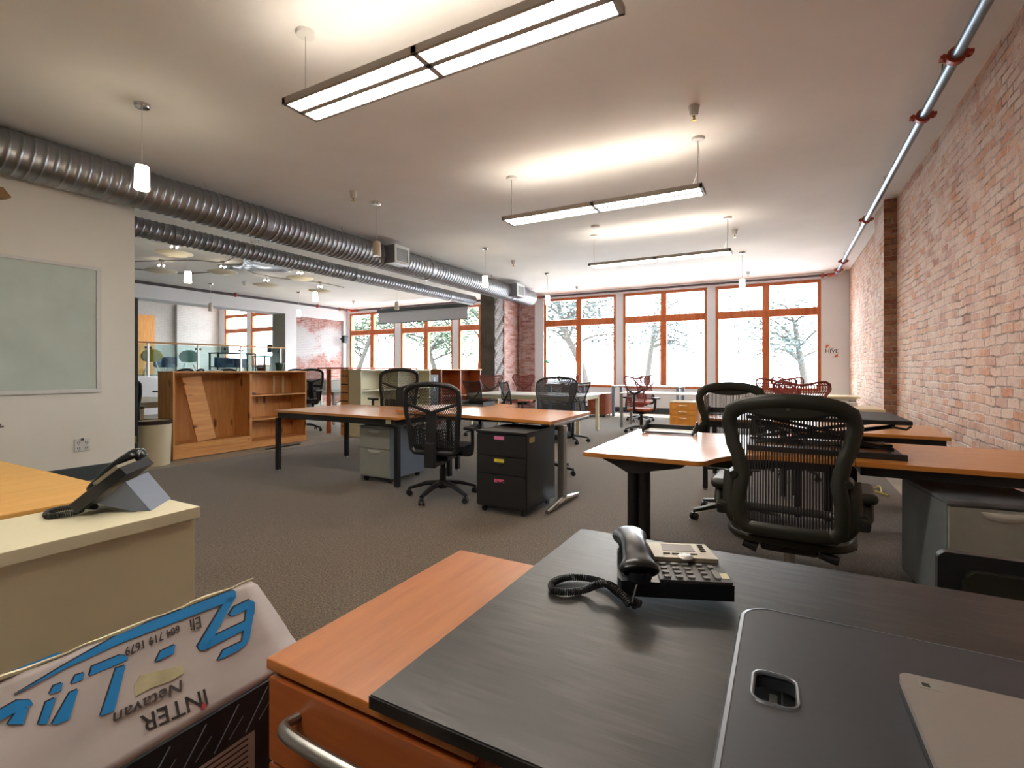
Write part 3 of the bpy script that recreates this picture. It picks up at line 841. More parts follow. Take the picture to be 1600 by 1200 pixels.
# ================================================================== furniture builders
def polytop(t, pts, z1, th, m, edge=None, name='tabletop'):
    mb = MB().prism(pts, z1 - th, z1)
    bmesh.ops.bevel(mb.bm, geom=[e for e in mb.bm.edges if abs(e.verts[0].co.z - e.verts[1].co.z) < 1e-5], offset=.002, segments=2, affect='EDGES')
    return part(name, mb, m, t, True)
def ring_frame(x0, x1, y0, y1, z0, z1, w=.04):
    return MB().box(x0, x1, y0, y0 + w, z0, z1).box(x0, x1, y1 - w, y1, z0, z1).box(x0, x0 + w, y0 + w, y1 - w, z0, z1).box(x1 - w, x1, y0 + w, y1 - w, z0, z1)
def leg(t, x, y, z1, r, m, sq=False, foot=True, fm='steel'):
    mb = MB()
    if sq: mb.box(x - r, x + r, y - r, y + r, .02 if foot else 0, z1, .003)
    else: mb.cyl((x, y, .02 if foot else 0), (x, y, z1), r, seg=16)
    l = part('leg', mb, m, t, True)
    if foot: part('foot', MB().cyl((x, y, 0), (x, y, .02), r * .8, r * .55, 12), fm, l, True)
def pedestal(name, label, x0, x1, y0, y1, z1, face, mbody, mface, mtop, splits, handle, rot=0, cast=True, group=None, hm='steel', mside=None, dlabels=None):
    """face '-y'; handle in bar, scoop"""
    cx, cy = (x0 + x1) / 2, (y0 + y1) / 2
    t = thing(name, label, 'pedestal', (cx, cy, 0), rot, group)
    a, b, c, d = x0 - cx, x1 - cx, y0 - cy, y1 - cy
    zb = .055 if cast else .012
    part('body', MB().box(a, b, c + .02, d, zb, z1 - .022, .003), mbody, t)
    part('top', MB().box(a - .002, b + .002, c + .0, d + .002, z1 - .02, z1, .004), mtop, t)
    zz = [z1 - .028 - (z1 - .04 - zb) * s for s in [0] + splits + [1]]
    for i in range(len(zz) - 1):
        zt, zl = zz[i] - .003, zz[i + 1] + .003
        if handle == 'scoop':
            # drawer front with a curved finger recess cut as a separate dished piece
            dr = part('drawer', MB().box(a + .004, b - .004, c, c + .018, zl, zt, .002), mface, t)
            w = (b - a) * .22
            mb = MB()
            def fn(u, v, w=w, zt=zt, c=c):
                x = (u * 2 - 1) * w; dz = math.sqrt(max(0, 1 - (u * 2 - 1) ** 2)) * .045
                return (x, c - .001 - .009 * math.sin(math.pi * v) * (1 - (u * 2 - 1) ** 2), zt - .012 - dz * v)
            mb.grid(fn, 14, 6)
            part('handle', mb, 'scoop', dr, thick=.002)
        else:
            dr = part('drawer', MB().box(a + .006, b - .006, c, c + .018, zl, zt, .002), mface, t)
            w = .07 if handle == 'bar' else .045
            zh = zt - min(.05, (zt - zl) * .35) if handle != 'slot' else zt - .055
            if handle == 'slot':
                part('handle', MB().tube(spline([(-.035, c - .001, zh + .004), (0, c - .012, zh - .006), (.035, c - .001, zh + .004)], 5), .004, 6), 'blackm', dr)
            else:
                part('handle', MB().tube([(-w, c, zh), (-w, c - .022, zh), (w, c - .022, zh), (w, c, zh)], .006, 8), hm, dr)
    if cast:
        for sx in (a + .05, b - .05):
            for sy in (c + .06, d - .06):
                part('caster', MB().cyl((sx - .012, sy, .028), (sx + .012, sy, .028), .028, seg=16).cyl((sx, sy, .03), (sx, sy, .06), .012, seg=8), 'black', t)
    return t, (a, b, c, d)
def star_base(t, r, m, rot=.3, hubz=.10, tip=.075, colm='black', colz=.40, tall=.06):
    mb = MB()
    mb.cyl((0, 0, hubz - .03), (0, 0, hubz + .045), .045, .036, 16)
    for k in range(5):
        a = rot + k * 2 * math.pi / 5; ca, sa = math.cos(a), math.sin(a)
        mb.tube([(ca * .02, sa * .02, hubz + .02), (ca * r * .5, sa * r * .5, hubz + .008), (ca * r, sa * r, tip)], [.04, .033, .022], 8, flat=.66, up=(0, 0, 1))
    part('star_base', mb, m, t)
    for k in range(5):
        a = rot + k * 2 * math.pi / 5; ca, sa = math.cos(a) * r, math.sin(a) * r
        n = Vector((-math.sin(a + .6), math.cos(a + .6), 0)); c = Vector((ca, sa, .029))
        cm = MB()
        for s in (-1, 1): cm.cyl(c + n * s * .008, c + n * s * .026, .029, .026, 16)
        cm.cyl((ca, sa, .03), (ca, sa, tip), .01, seg=8)
        cm.tube([c + n * .0 + Vector((0, 0, .03)), c + Vector((0, 0, .01))], [.024, .02], 8)
        part('caster', cm, 'black', t)
    part('gas_column', MB().cyl((0, 0, hubz + .03), (0, 0, colz), .024, seg=16).cyl((0, 0, hubz + .03), (0, 0, hubz + .16), .032, seg=16), colm, t)
def back(t, w, z0, ztop, yf, rf, mf, mm, names=('back_frame', 'back_mesh'), nv=22, nu=16, closed_bottom=True, seg=10, rfat=None, flat=1.0, fan=False):
    def P(s, v):
        x = s * w(v); z = z0 + v * (ztop(s) - z0)
        return Vector((x, yf(x, z), z))
    path = []
    for j in range(nv + 1): path.append(P(1, j / nv))
    for i in range(1, nu + 1): path.append(P(1 - 2 * i / nu, 1))
    for j in range(1, nv + 1): path.append(P(-1, 1 - j / nv))
    if closed_bottom:
        for i in range(1, nu): path.append(P(-1 + 2 * i / nu, 0))
    rr = rf if rfat is None else [rfat(p) for p in path]
    part(names[0], MB().tube(path, rr, seg, closed=closed_bottom, flat=flat, up=(0, 1, 0)), mf, t)
    mb = MB().grid(lambda u, v: P(u * 2 - 1, v), 20, 24, uvs=lambda u, v: (u if fan else P(u * 2 - 1, v).x, P(u * 2 - 1, v).z))
    part(names[1], mb, mm, t)
    return P
def lerp_prof(pr):
    def f(v):
        for (a, wa), (b, wb) in zip(pr, pr[1:]):
            if v <= b:
                q = (v - a) / (b - a); q = q * q * (3 - 2 * q) if True else q
                return wa + (wb - wa) * q
        return pr[-1][1]
    return f
def seat_pad(t, w, y0, y1, z, th, m, name='seat', dish=.015):
    pts = rrect(-w, w, y0, y1, .09, 6)
    mb = MB().prism(pts, z - th, z)
    bmesh.ops.bevel(mb.bm, geom=[e for e in mb.bm.edges if abs(e.verts[0].co.z - e.verts[1].co.z) < 1e-5], offset=th * .35, segments=3, affect='EDGES')
    return part(name, mb, m, t)

def aeron(label, loc, rot, group):
    t = thing('office_chair', label, 'chair', loc, rot, group)
    star_base(t, .33, 'graph', .35, hubz=.10, colm='steel', colz=.40)
    w = lerp_prof([(0, .165), (.06, .195), (.2, .203), (.42, .188), (.56, .202), (.72, .232), (.86, .248), (.94, .24), (1.0, .195)])
    yf = lambda x, z: -.235 - .10 * max(0, z - .75) + .5 * x * x * (1 if z > .7 else .8) - .03 * math.cos((z - .55) * 5)
    ztop = lambda s: 1.075 - .028 * abs(s) ** 2.2
    def rf(p):
        return .031 + (.006 if p.z > 1.0 else 0.0)
    back(t, w, .50, ztop, yf, .026, 'graph', 'aeron', rfat=rf, seg=14, flat=.5)
    # solid header panel under the top frame, its lower edge dipping in the middle
    def hd(u, v):
        q = u * 2 - 1; x = q * .225
        zt_ = ztop(q * .87) - .005; zb_ = 1.035 - .040 * (1 - q * q) + .012 * abs(q) ** 3
        z = zb_ + (zt_ - zb_) * v
        return (x, yf(x, z) - .006, z)
    part('header_panel', MB().grid(hd, 22, 5), 'graph', t, thick=.012)
    mb = MB(); text_bm(mb, '///', .016, Matrix.Translation((0, yf(0, 1.04) - .014, 1.042)) @ Matrix.Rotation(math.pi / 2, 4, 'X'))
    part('emblem', mb, 'steel', t)
    # lower yoke with round pivots
    yk = spline([(-.235, -.20, .74), (-.24, -.22, .62), (-.215, -.23, .53), (-.13, -.21, .49), (0, -.2, .48), (.13, -.21, .49), (.215, -.23, .53), (.24, -.22, .62), (.235, -.20, .74)], 5)
    part('back_yoke', MB().tube(yk, .034, 12, flat=.6, up=(0, 1, 0)), 'graph', t)
    for s in (-1, 1):
        part('pivot_cap', MB().cyl((s * .222, -.262, .735), (s * .222, -.2, .735), .016, .026, 16), 'graph', t)
        part('pivot_cap', MB().cyl((s * .2, -.258, .52), (s * .2, -.2, .52), .022, .034, 16), 'graph', t)
    # seat: frame ring and net
    ring = [Vector((p[0], p[1], .455 + .02 * math.sin(p[1] * 6))) for p in rrect(-.25, .25, -.2, .24, .11, 6)]
    part('seat_frame', MB().tube(ring, .022, 10, closed=True, flat=.7), 'graph', t)
    part('seat_net', MB().grid(lambda u, v: ((u * 2 - 1) * .235, -.19 + .42 * v, .452 - .012 * math.sin(math.pi * u)), 10, 10, uvs=lambda u, v: (u * .47, v * .42)), 'netx', t)
    part('tilt_mechanism', MB().box(-.12, .12, -.16, .12, .37, .43, .02).cyl((-.2, -.06, .40), (.2, -.06, .40), .02).cyl((-.19, -.15, .4), (-.13, -.15, .38), .025).cyl((.12, -.17, .4), (.19, -.17, .38), .02), 'black', t)
    for s in (-1, 1):
        ar = part('armrest', MB().tube(spline([(s * .22, -.2, .56), (s * .265, -.21, .565), (s * .29, -.19, .59), (s * .29, -.15, .655)], 5), .024, 10, flat=.7).box(*sorted((s * .245, s * .30)), -.245, -.17, .54, .60, .012), 'graph', t)
        part('arm_pad', MB().box(s * .29 - .04, s * .29 + .04, -.22, .04, .65, .698, .022, seg=4), 'graph', ar)
        part('arm_knob', MB().cyl((s * .285, -.26, .575), (s * .285, -.235, .575), .014, seg=10), 'black', ar)
    return t
def taskchair(label, loc, rot, group, rise=0.0):
    t = thing('task_chair', label, 'chair', loc, rot, group)
    star_base(t, .335, 'black', .75, hubz=.12, colz=.40)
    Z = rise
    w = lerp_prof([(0, .19), (.06, .225), (.35, .24), (.7, .265), (.9, .262), (.97, .235), (1.0, .185)])
    yf = lambda x, z: -.22 - .13 * max(0, z - .62 - Z) + .45 * x * x - .02 * math.sin((z - .45 - Z) * 5)
    ztop = lambda s: 1.085 + Z - .02 * s * s
    back(t, w, .455 + Z, ztop, yf, .024, 'black', 'netd', seg=10)
    # inner lumbar net of ribs
    for sd in (-1, 1):
      mb = MB()
      for i in range(8):
        x = sd * (.053 + .137 * i / 7)
        mb.tube([(x, yf(x, .53 + Z) - .012, .53 + Z), (x, yf(x, .68 + Z) - .012, .68 + Z)], .0068, 6)
      mb.tube([(sd * .05, yf(.1, .53 + Z) - .012, .53 + Z), (sd * .195, yf(.19, .53 + Z) - .012, .53 + Z)], .008, 6)
      part('lumbar_ribs', mb, 'black', t)
    # Y shaped spine
    sp = MB().box(-.05, .05, -.262, -.238, .53 + Z, .84 + Z, .006)
    for s in (-1, 1):
        sp.tube(spline([(s * .02, -.25, .83 + Z), (s * .1, -.262, .855 + Z), (s * .245, yf(.245, .9 + Z) - .005, .905 + Z)], 5), [.02, .019, .018, .017, .016, .015, .015, .014, .014, .013, .012], 8, flat=.6, up=(0, 1, 0))
    part('spine_support', sp, 'black', t)
    part('back_bracket', MB().box(-.055, .055, -.30, -.262, .33, .56 + Z, .012).box(-.05, .05, -.29, .0, .33, .37, .01), 'black', t)
    part('seat_mechanism', MB().box(-.10, .10, -.12, .12, .36, .43 + Z, .015).cyl((.1, .02, .41), (.24, .04, .40), .008, seg=8), 'black', t)
    seat_pad(t, .245, -.19, .27, .50 + Z, .075, 'fabric')
    for s in (-1, 1):
        ar = part('armrest', MB().tube(spline([(s * .16, .0, .42 + Z), (s * .27, .0, .42 + Z), (s * .30, -.0, .47 + Z), (s * .30, 0, .66 + Z)], 5), .022, 8, flat=.8), 'black', t)
        part('arm_pad', MB().box(s * .30 - .045, s * .30 + .045, -.13, .14, .66 + Z, .69 + Z, .012, seg=3), 'black', ar)
    return t
def mirra(label, loc, rot, group):
    t = thing('office_chair', label, 'chair', loc, rot, group)
    star_base(t, .31, 'black', .2, colz=.4)
    w = lerp_prof([(0, .17), (.15, .19), (.45, .17), (.7, .225), (.86, .275), (.95, .27), (1.0, .235)])
    ztop = lambda s: 1.045 + .035 * math.sin(min(1.0, abs(s) / .85) * math.pi / 2) ** 2
    yf = lambda x, z: -.22 - .10 * max(0, z - .7) + .6 * x * x - .03 * math.cos((z - .6) * 6)
    back(t, w, .52, ztop, yf, .013, 'redframe', 'redmesh', seg=8, fan=True)
    part('spine', MB().tube(spline([(0, -.12, .40), (0, -.27, .46), (0, -.285, .62), (0, -.275, .76)], 5), .032, 10, flat=.6, up=(1, 0, 0)), 'black', t)
    sp = MB()
    for s in (-1, 1): sp.tube(spline([(0, -.28, .74), (s * .1, -.265, .80), (s * .185, yf(.185, .86) - .01, .87)], 5), [.022] * 6 + [.014] * 5, 8)
    part('back_yoke', sp, 'black', t)
    seat_pad(t, .24, -.2, .24, .47, .05, 'redseat')
    part('seat_mechanism', MB().box(-.12, .12, -.14, .1, .36, .42, .02), 'black', t)
    for s in (-1, 1):
        ar = part('armrest', MB().tube(spline([(s * .14, -.02, .42), (s * .27, -.03, .43), (s * .305, -.05, .5), (s * .30, -.02, .65)], 5), .022, 8), 'black', t)
        part('arm_pad', MB().box(s * .30 - .04, s * .30 + .04, -.12, .13, .65, .685, .014, seg=3), 'black', ar)
    return t
def meshchair(label, loc, rot, group, wide=False):
    t = thing('mesh_chair', label, 'chair', loc, rot, group)
    star_base(t, .31, 'black', .5, colz=.4)
    if wide:
        w = lerp_prof([(0, .17), (.2, .2), (.45, .215), (.8, .262), (.93, .262), (1, .20)])
        ztop = lambda s: 1.12 - .02 * s * s; z0 = .54
    else:
        w = lerp_prof([(0, .19), (.4, .19), (.8, .225), (.95, .24), (1, .235)])
        ztop = lambda s: .985 + .02 * s * s; z0 = .52
    yf = lambda x, z: -.21 - .22 * max(0, z - .7) + .3 * x * x + .03 * math.sin((z - .5) * 6)
    back(t, w, z0, ztop, yf, .012, 'black', 'netw' if wide else 'net', seg=8)
    part('back_stem', MB().tube(spline([(0, -.05, .40), (0, -.24, .42), (0, -.235, .6), (0, -.22, .7)], 5), .025, 8, flat=.6), 'black', t)
    sp = MB()
    for s in (-1, 1): sp.tube(spline([(0, -.23, .66), (s * .1, -.24, .72), (s * .19, yf(.19, .84) - .01, .84)], 5), .012, 8)
    part('back_brace', sp, 'black', t)
    seat_pad(t, .235, -.19, .25, .485, .06, 'fabric')
    part('seat_mechanism', MB().box(-.1, .1, -.12, .1, .36, .43, .015), 'black', t)
    for s in (-1, 1):
        ar = part('armrest', MB().tube(spline([(s * .16, 0, .43), (s * .27, 0, .44), (s * .29, 0, .5), (s * .29, 0, .65)], 4), .016, 8), 'black', t)
        part('arm_pad', MB().box(s * .29 - .035, s * .29 + .035, -.12, .12, .65, .675, .01), 'black', ar)
    return t

# ================================================================== foreground
# black oak desk
t = thing('desk', 'black oak veneer desk in the foreground carrying a phone', 'desk', (.5, 1.0, 0))
polytop(t, [(-.537, .54), (1.30, .54), (1.30, 1.412), (-.537, 1.412)], .74, .022, 'blackoak')
part('desk_frame', MB().box(-.2, 1.2, .60, .64, .66, .718).box(-.2, 1.2, 1.31, 1.35, .66, .718).box(-.2, -.16, .64, 1.31, .66, .718).box(1.16, 1.2, .64, 1.31, .66, .718), 'blackm', t, True)
for x in (-.18, 1.18):
    for y in (.62, 1.33): leg(t, x, y, .66, .025, 'blackm', True)
# cherry pedestal beside it
t, q = pedestal('drawer_cabinet', 'cherry drawer cabinet with steel bar handles tucked beside the black desk', -.792, -.36, .553, 1.146, .716, '-y', 'redwood', 'cherryf', 'cherryy', [.24, .48], 'none', cast=True)
for ch in [o for o in D.objects if o.name.startswith('handle') and o.parent and o.parent.parent == t]: D.objects.remove(ch)
for i, dr_ in enumerate([o for o in D.objects if o.parent == t and o.name.startswith('drawer')]):
    zt = max(v.co.z for v in dr_.data.vertices); c = q[2]
    zh = zt - .045
    part('handle', MB().tube(spline([(-.135, c, zh), (-.12, c - .034, zh), (.05, c - .04, zh), (.17, c - .034, zh), (.185, c, zh)], 6), .0115, 10, flat=.7), 'steel', dr_)

# desk converter board on the black desk, with a finger opening
ZB = .785
def cb(px, py, z=ZB): return atz(px, py, z)
bl = (-.035); 
x0, y1 = atz(1155, 1000, ZB).x, atz(1300, 973, ZB).y
outer = rrect(x0, x0 + .95, y1 - .50, y1, .045, 6)
hc = [atz(1178, 1053, ZB), atz(1243, 1104, ZB)]
hx0, hx1 = atz(1175, 1075, ZB).x, atz(1247, 1080, ZB).x
hy0, hy1 = atz(1215, 1104, ZB).y, atz(1195, 1050, ZB).y
inner = rrect(hx0, hx1, hy0, hy1, .016, 6)
t = thing('desk_converter', 'dark grey sit stand board with an oval grip hole lying on the black desk', 'desk converter', (x0 + .4, y1 - .3, .74))
def holed(outer, inner, z0, z1):
    mb = MB(); n = len(outer)
    import mathutils
    def nearest(p): return min(range(len(inner)), key=lambda i: (inner[i][0] - p[0]) ** 2 + (inner[i][1] - p[1]) ** 2)
    O = {}; I = {}
    for z in (z0, z1):
        O[z] = [mb.bm.verts.new((p[0], p[1], z)) for p in outer]; I[z] = [mb.bm.verts.new((p[0], p[1], z)) for p in inner]
        e = []
        for L in (O[z], I[z]):
            for i in range(len(L)): e.append(mb.bm.edges.new((L[i], L[(i + 1) % len(L)])))
        bmesh.ops.triangle_fill(mb.bm, use_beauty=True, edges=e)
    for L0, L1 in ((O[z0], O[z1]), (I[z0], I[z1])):
        for i in range(len(L0)): mb.bm.faces.new((L0[i], L0[(i + 1) % len(L0)], L1[(i + 1) % len(L1)], L1[i]))
    return mb
part('platform', holed(outer, inner, ZB - .022, ZB), 'pad', t, True)
part('edge_trim', MB().tube([(p[0], p[1], ZB - .006) for p in outer], .007, 8, closed=True), 'padedge', t, True)
part('grip_ring', MB().tube([(p[0], p[1], ZB - .001) for p in inner], .0035, 8, closed=True), 'padedge', t, True)
part('lift_frame', MB().box(x0 + .06, x0 + .85, y1 - .43, y1 - .07, .7405, .748, .002).box(hx0 + .02, hx0 + .03, hy0 + .01, hy1 - .01, .748, .762), 'steel', t, True)
part('base_frame', MB().box(x0 + .05, x0 + .85, y1 - .45, y1 - .43, .7405, .762).box(x0 + .05, x0 + .85, y1 - .07, y1 - .05, .7405, .762), 'black', t, True)
# silver laptop lid on the converter
a = atz(1402, 1049, .806); b = atz(1600, 1094, .806); c = atz(1422, 1132, .806)
ang = math.atan2(b.y - a.y, b.x - a.x)
t = thing('laptop', 'closed silver laptop lying on the dark sit stand board', 'laptop', (a.x, a.y, ZB + .001), ang)
part('laptop_base', MB().prism(rrect(0, .33, -.23, 0, .014), 0, .010), 'black', t)
part('laptop_lid', MB().prism(rrect(0, .33, -.23, 0, .014), .011, .021), 'laptop', t)
part('sticker', MB().box(.018, .042, -.030, -.014, .021, .0215), 'grey', t)
part('sticker_mark', MB().box(.022, .030, -.026, -.018, .0215, .0218), 'ink', t)

def phone(label, M4, tilt, stand, group):
    """desk phone: local x to its right, y away from the user; M4 places it"""
    loc = M4.to_translation(); rz = M4.to_euler().z
    t = thing('desk_phone', label, 'phone', loc, rz, group)
    T = Matrix.Translation((0, 0, .012)) @ Matrix.Rotation(tilt, 4, 'X')
    W, Dp = .145, .185
    body = [(-.078, 0), (W, 0), (W + .006, .02), (W - .004, Dp), (-.07, Dp), (-.084, .02)]
    part('body', MB().prism(body, 0, .032, T), 'phone', t)
    face = [(.0, .004), (W - .002, .004), (W - .004, .10), (.006, .10)]
    part('keypad_plate', MB().prism(face, .032, .037, T), 'bezel', t)
    dp = part('display_bezel', MB().prism([(.004, .095), (W - .004, .095), (W - .012, .178), (.0, .178)], .034, .046, T), 'champ', t)
    part('display', MB().prism([(.028, .13), (.100, .13), (.098, .170), (.030, .170)], .046, .0466, T), 'lcd', dp)
    kb = MB()
    for i in range(4): kb.box(.026 + i * .02, .041 + i * .02, .114, .1175, .046, .0475, m=T)
    for i in range(4): kb.box(.112, .124, .132 + i * .011, .136 + i * .011, .046, .0475, m=T)
    part('soft_keys', kb, 'ink', dp)
    part('navigation_button', MB().lathe([(.016, 0), (.0165, .003), (.012, .0055), (.0, .005)], (0, 0, 0), 20, T @ Matrix.Translation((.072, .1, .044))), 'silver', dp)
    for r_ in range(4):
        for c_ in range(3):
            part('key', MB().prism(rrect(.010 + c_ * .024, .025 + c_ * .024, .012 + r_ * .02, .022 + r_ * .02, .0045, 3), .037, .0405, T), 'key', t)
    kb = MB()
    for r_ in range(4): kb.prism(rrect(.088, .102, .012 + r_ * .02, .021 + r_ * .02, .004, 3), .037, .0405, T)
    kb.prism(rrect(.112, .124, .014, .052, .005, 3), .037, .0405, T).prism(rrect(.110, .122, .062, .076, .005, 3), .037, .0405, T)
    part('function_keys', kb, 'key', t)
    part('yellow_sticker', MB().box(.127, .143, .020, .046, .037, .0376, m=T), 'paper', t)
    hs = spline([(-.042, -.004, .05), (-.042, .018, .061), (-.042, .09, .074), (-.042, .165, .064), (-.042, .192, .046)], 6)
    hr = [.022, .026, .029, .030, .030, .028, .026, .024, .0225, .022, .0215, .021, .021, .0215, .022, .023, .024, .026, .028, .030, .030, .029, .028, .025, .02][:len(hs)]
    hr += [.02] * (len(hs) - len(hr))
    hb = MB().tube([T @ p for p in hs], [q * 1.36 for q in hr], 14, flat=.58, up=(T.to_3x3() @ Vector((0, 0, 1))))
    h = part('handset', hb, 'phone', t)
    ends = MB()
    for yy in (.010, .178): ends.lathe([(.024, 0), (.027, .008), (.025, .022)], (0, 0, 0), 18, T @ Matrix.Translation((-.042, yy, .032)))
    part('handset_cups', ends, 'phone', h)
    if stand:
        st = MB().prism([(.02, .035), (.13, 0), (.175, 0), (.10, .105)], -.045, .125,
             Matrix(((0, 0, 1, 0), (1, 0, 0, .03), (0, 1, 0, .0), (0, 0, 0, 1))))
        part('stand', st, 'phoneb', t)
    return t
ph = Matrix.Translation((-.222, 1.036, .74)) @ Matrix.Rotation(math.radians(22), 4, 'Z')
PH1 = phone('black and silver desk phone with display lying on the black desk', ph, math.radians(2.5), False, 'desk phones')
def coil(name, pts, r, turns_per_m, wr, par, m='black'):
    P = spline(pts, 24); L = [0]
    for a, b in zip(P, P[1:]): L.append(L[-1] + (b - a).length)
    out = []; n = int(L[-1] * turns_per_m * 10); j = 0
    for i in range(n):
        s = L[-1] * i / n
        while L[j + 1] < s: j += 1
        q = (s - L[j]) / max(1e-6, L[j + 1] - L[j]); p = P[j].lerp(P[j + 1], q)
        tn = (P[j + 1] - P[j]).normalized(); sd = Vector((0, 0, 1)).cross(tn)
        if sd.length < .2: sd = Vector((1, 0, 0))
        sd.normalize(); up = tn.cross(sd)
        a = 2 * math.pi * s * turns_per_m
        out.append(p + (sd * math.cos(a) + up * math.sin(a)) * r)
    return part(name, MB().tube(out, wr, 5), m, par, True)
zc = .7495
pts = [atz(*p, zc) for p in ((1002, 944), (985, 938), (965, 926), (950, 914), (930, 906), (905, 902), (878, 904), (862, 913), (868, 923), (888, 925), (912, 922))]
pts = [p + Vector((0, 0, 0)) for p in pts] + [atz(932, 914, zc + .016), atz(950, 913, zc + .017), atz(968, 925, zc + .016), atz(984, 946, zc + .002)]
coil('phone_cord', pts, .0062, 210, .0021, PH1)
hp_ = ph @ Vector((-.042, -.006, .052))
part('phone_lead', MB().tube(spline([hp_, hp_ + Vector((-.005, -.012, -.018)), atz(988, 948, .748), atz(1000, 946, .746)], 8), .0025, 6), 'black', PH1, True)

# black chair backrest behind the desk on the right
t = thing('low_chair', 'low black plastic backed chair behind the black desk at the right edge', 'chair', (.62, 1.78, 0), 0)
part('backrest', MB().prism(rrect(-.29, .29, .46, .775, .02, 4), -.012, .012, Matrix.Translation((0, -.20, 0)) @ Matrix.Rotation(math.pi / 2, 4, 'X')), 'black', t)
part('back_shell', MB().prism(rrect(-.245, .29, .44, .742, .03, 4), .012, .035, Matrix.Translation((0, -.20, 0)) @ Matrix.Rotation(math.pi / 2, 4, 'X')), 'graph', t)
seat_pad(t, .25, -.18, .27, .47, .06, 'fabric')
part('back_arm', MB().box(-.04, .04, -.235, -.1, .39, .47, .01), 'black', t)
star_base(t, .3, 'black', .4, colz=.41)

# white sideboard, maple desk and phone on the left
t = thing('sideboard', 'warm white sideboard at the left carrying a tilted desk phone', 'cabinet', (-2.05, .0, 0))
part('top', MB().box(-2.235, -1.83, -.9, 1.02, .69, .73, .003), 'creamtop', t, True)
part('body', MB().box(-2.225, -1.845, -.89, 1.008, .06, .69, .003), 'creamcab', t, True)
part('plinth', MB().box(-2.2, -1.88, -.86, .98, 0, .06), 'creamcab', t, True)
part('end_panel', MB().box(-1.845, -1.841, -.89, .47, .065, .685), 'creamcab', t, True)
t = thing('desk', 'yellow maple desk behind the warm white sideboard', 'desk', (-3.0, .2, 0))
polytop(t, [(-4.6, -.8), (-2.24, -.8), (-2.24, .99), (-4.6, .99)], .742, .03, 'maple')
part('desk_frame', ring_frame(-4.5, -2.3, 0.9, -0.7, 0.65, 0.712), 'blackm', t, True)
for x in (-4.5, -2.30):
    for y in (-.72, .92): leg(t, x, y, .65, .025, 'blackm', True)
wv = math.atan2(-.72, .69)
p2 = Matrix.Translation((-2.055 - .69 * .145, .748 + .72 * .145, .73)) @ Matrix.Rotation(wv, 4, 'Z')
PH2 = phone('black desk phone tilted up on its blue grey stand on the white sideboard', p2, math.radians(41), True, 'desk phones')
zc = .741
coil('phone_cord', [atz(150, 792, zc + .004), atz(128, 791, zc), atz(100, 794, zc), atz(76, 800, zc), atz(74, 806, zc), atz(92, 805, zc), atz(116, 801, zc), atz(130, 795, zc + .01)], .0075, 170, .0026, PH2)

# printed carton at bottom left
A0, A1 = Vector((-1.12, 0, .714)), Vector((-.99, 0, .543))
yN, yF = -.35, .748
t = thing('printed_carton', 'battered grey carton with big blue upside down lettering by the cherry cabinet', 'box', (-1.25, .2, 0))
n = Vector((.171, 0, .13)).normalized()
part('carton_body', MB().box(-1.40, -1.0, yN, .70, 0, .54), 'carton', t, True)
def fl(u, v):
    s = v; y = yN + (yF - yN) * u
    base = A0.lerp(A1, s)
    w = .0012 * math.sin(u * 19 + v * 3) * math.sin(v * 5) - (.002 * math.exp(-((s - .72) / .06) ** 2))
    yy = y + (.045 * (s - .0) if u > .99 else 0)
    if u > .99 and s < .06: yy -= .01
    return (base.x + n.x * w, yy, base.z + n.z * w)
part('carton_flap', MB().grid(fl, 40, 14), 'carton', t, True, thick=.003)
def onflap(px, py, off=.010):
    return on_plane(px, py, A0 + n * off, n)
def flap_poly(mb, pts, off=.008):
    a = [onflap(px, py, off) for px, py in pts]
    bb = [p - n * .0025 for p in a]
    mb.faces(a); mb.faces(bb[::-1])
    for i in range(len(a)): mb.faces([a[i], a[(i + 1) % len(a)], bb[(i + 1) % len(a)], bb[i]])
S1 = lambda L: [(x / 3.3333, 860 + y / 3.3333) for x, y in L]
S2 = lambda L: [(220 + x / 6.1538, 960 + y / 6.1538) for x, y in L]
blue = [
 S1([(1205, 208), (1228, 212), (1230, 245), (1195, 265), (640, 478), (350, 610), (80, 750), (330, 600), (640, 425)]),
 S1([(1180, 250), (1232, 235), (1085, 505), (1045, 522), (1030, 500)]),
 S2([(690, 215), (1005, 65), (1020, 150), (985, 155), (600, 348), (580, 340)]),
 S1([(1195, 335), (1220, 295), (1300, 256), (1328, 270), (1325, 330), (1285, 325), (1288, 305), (1210, 342)]),
 S1([(1286, 300), (1328, 295), (1300, 462), (1288, 478), (1262, 472), (1275, 385)]),
 S2([(745, 440), (795, 345), (985, 255), (1030, 262), (1000, 300), (930, 350)]),
 S1([(812, 580), (838, 525), (915, 490), (905, 535)]),
 S1([(465, 655), (480, 605), (625, 545), (660, 548), (665, 570), (640, 580)]),
 S1([(605, 615), (655, 597), (595, 835), (525, 862), (530, 845)]),
 S1([(372, 695), (395, 650), (442, 636), (430, 672)]),
 S1([(258, 750), (280, 705), (328, 688), (318, 730)]),
 S1([(365, 740), (410, 722), (360, 880), (300, 905), (270, 906)]),
 S1([(240, 790), (292, 765), (245, 905), (200, 905)]),
 S1([(0, 830), (90, 780), (160, 778), (172, 800), (0, 885)]),
 S1([(85, 840), (150, 815), (120, 905), (40, 905)]),
]
mbs, mbb = MB(), MB()
for P in blue:
    flap_poly(mbb, P, .0040)
    flap_poly(mbs, [(x - 2.2, y - 1.4) for x, y in P], .0034)
part('blue_lettering', mbb, 'cyan', t, True)
part('lettering_shadow_print', mbs, 'shadowprint', t, True)
def stroke(mb, L, w=.0016, off=.012):
    mb.tube([onflap(x, y, off) for x, y in L], w, 5)
S2 = lambda L: [(220 + x / 6.1538, 960 + y / 6.1538) for x, y in L]
S3 = lambda L: [(x / 6.6667, 960 + y / 6.6667) for x, y in L]
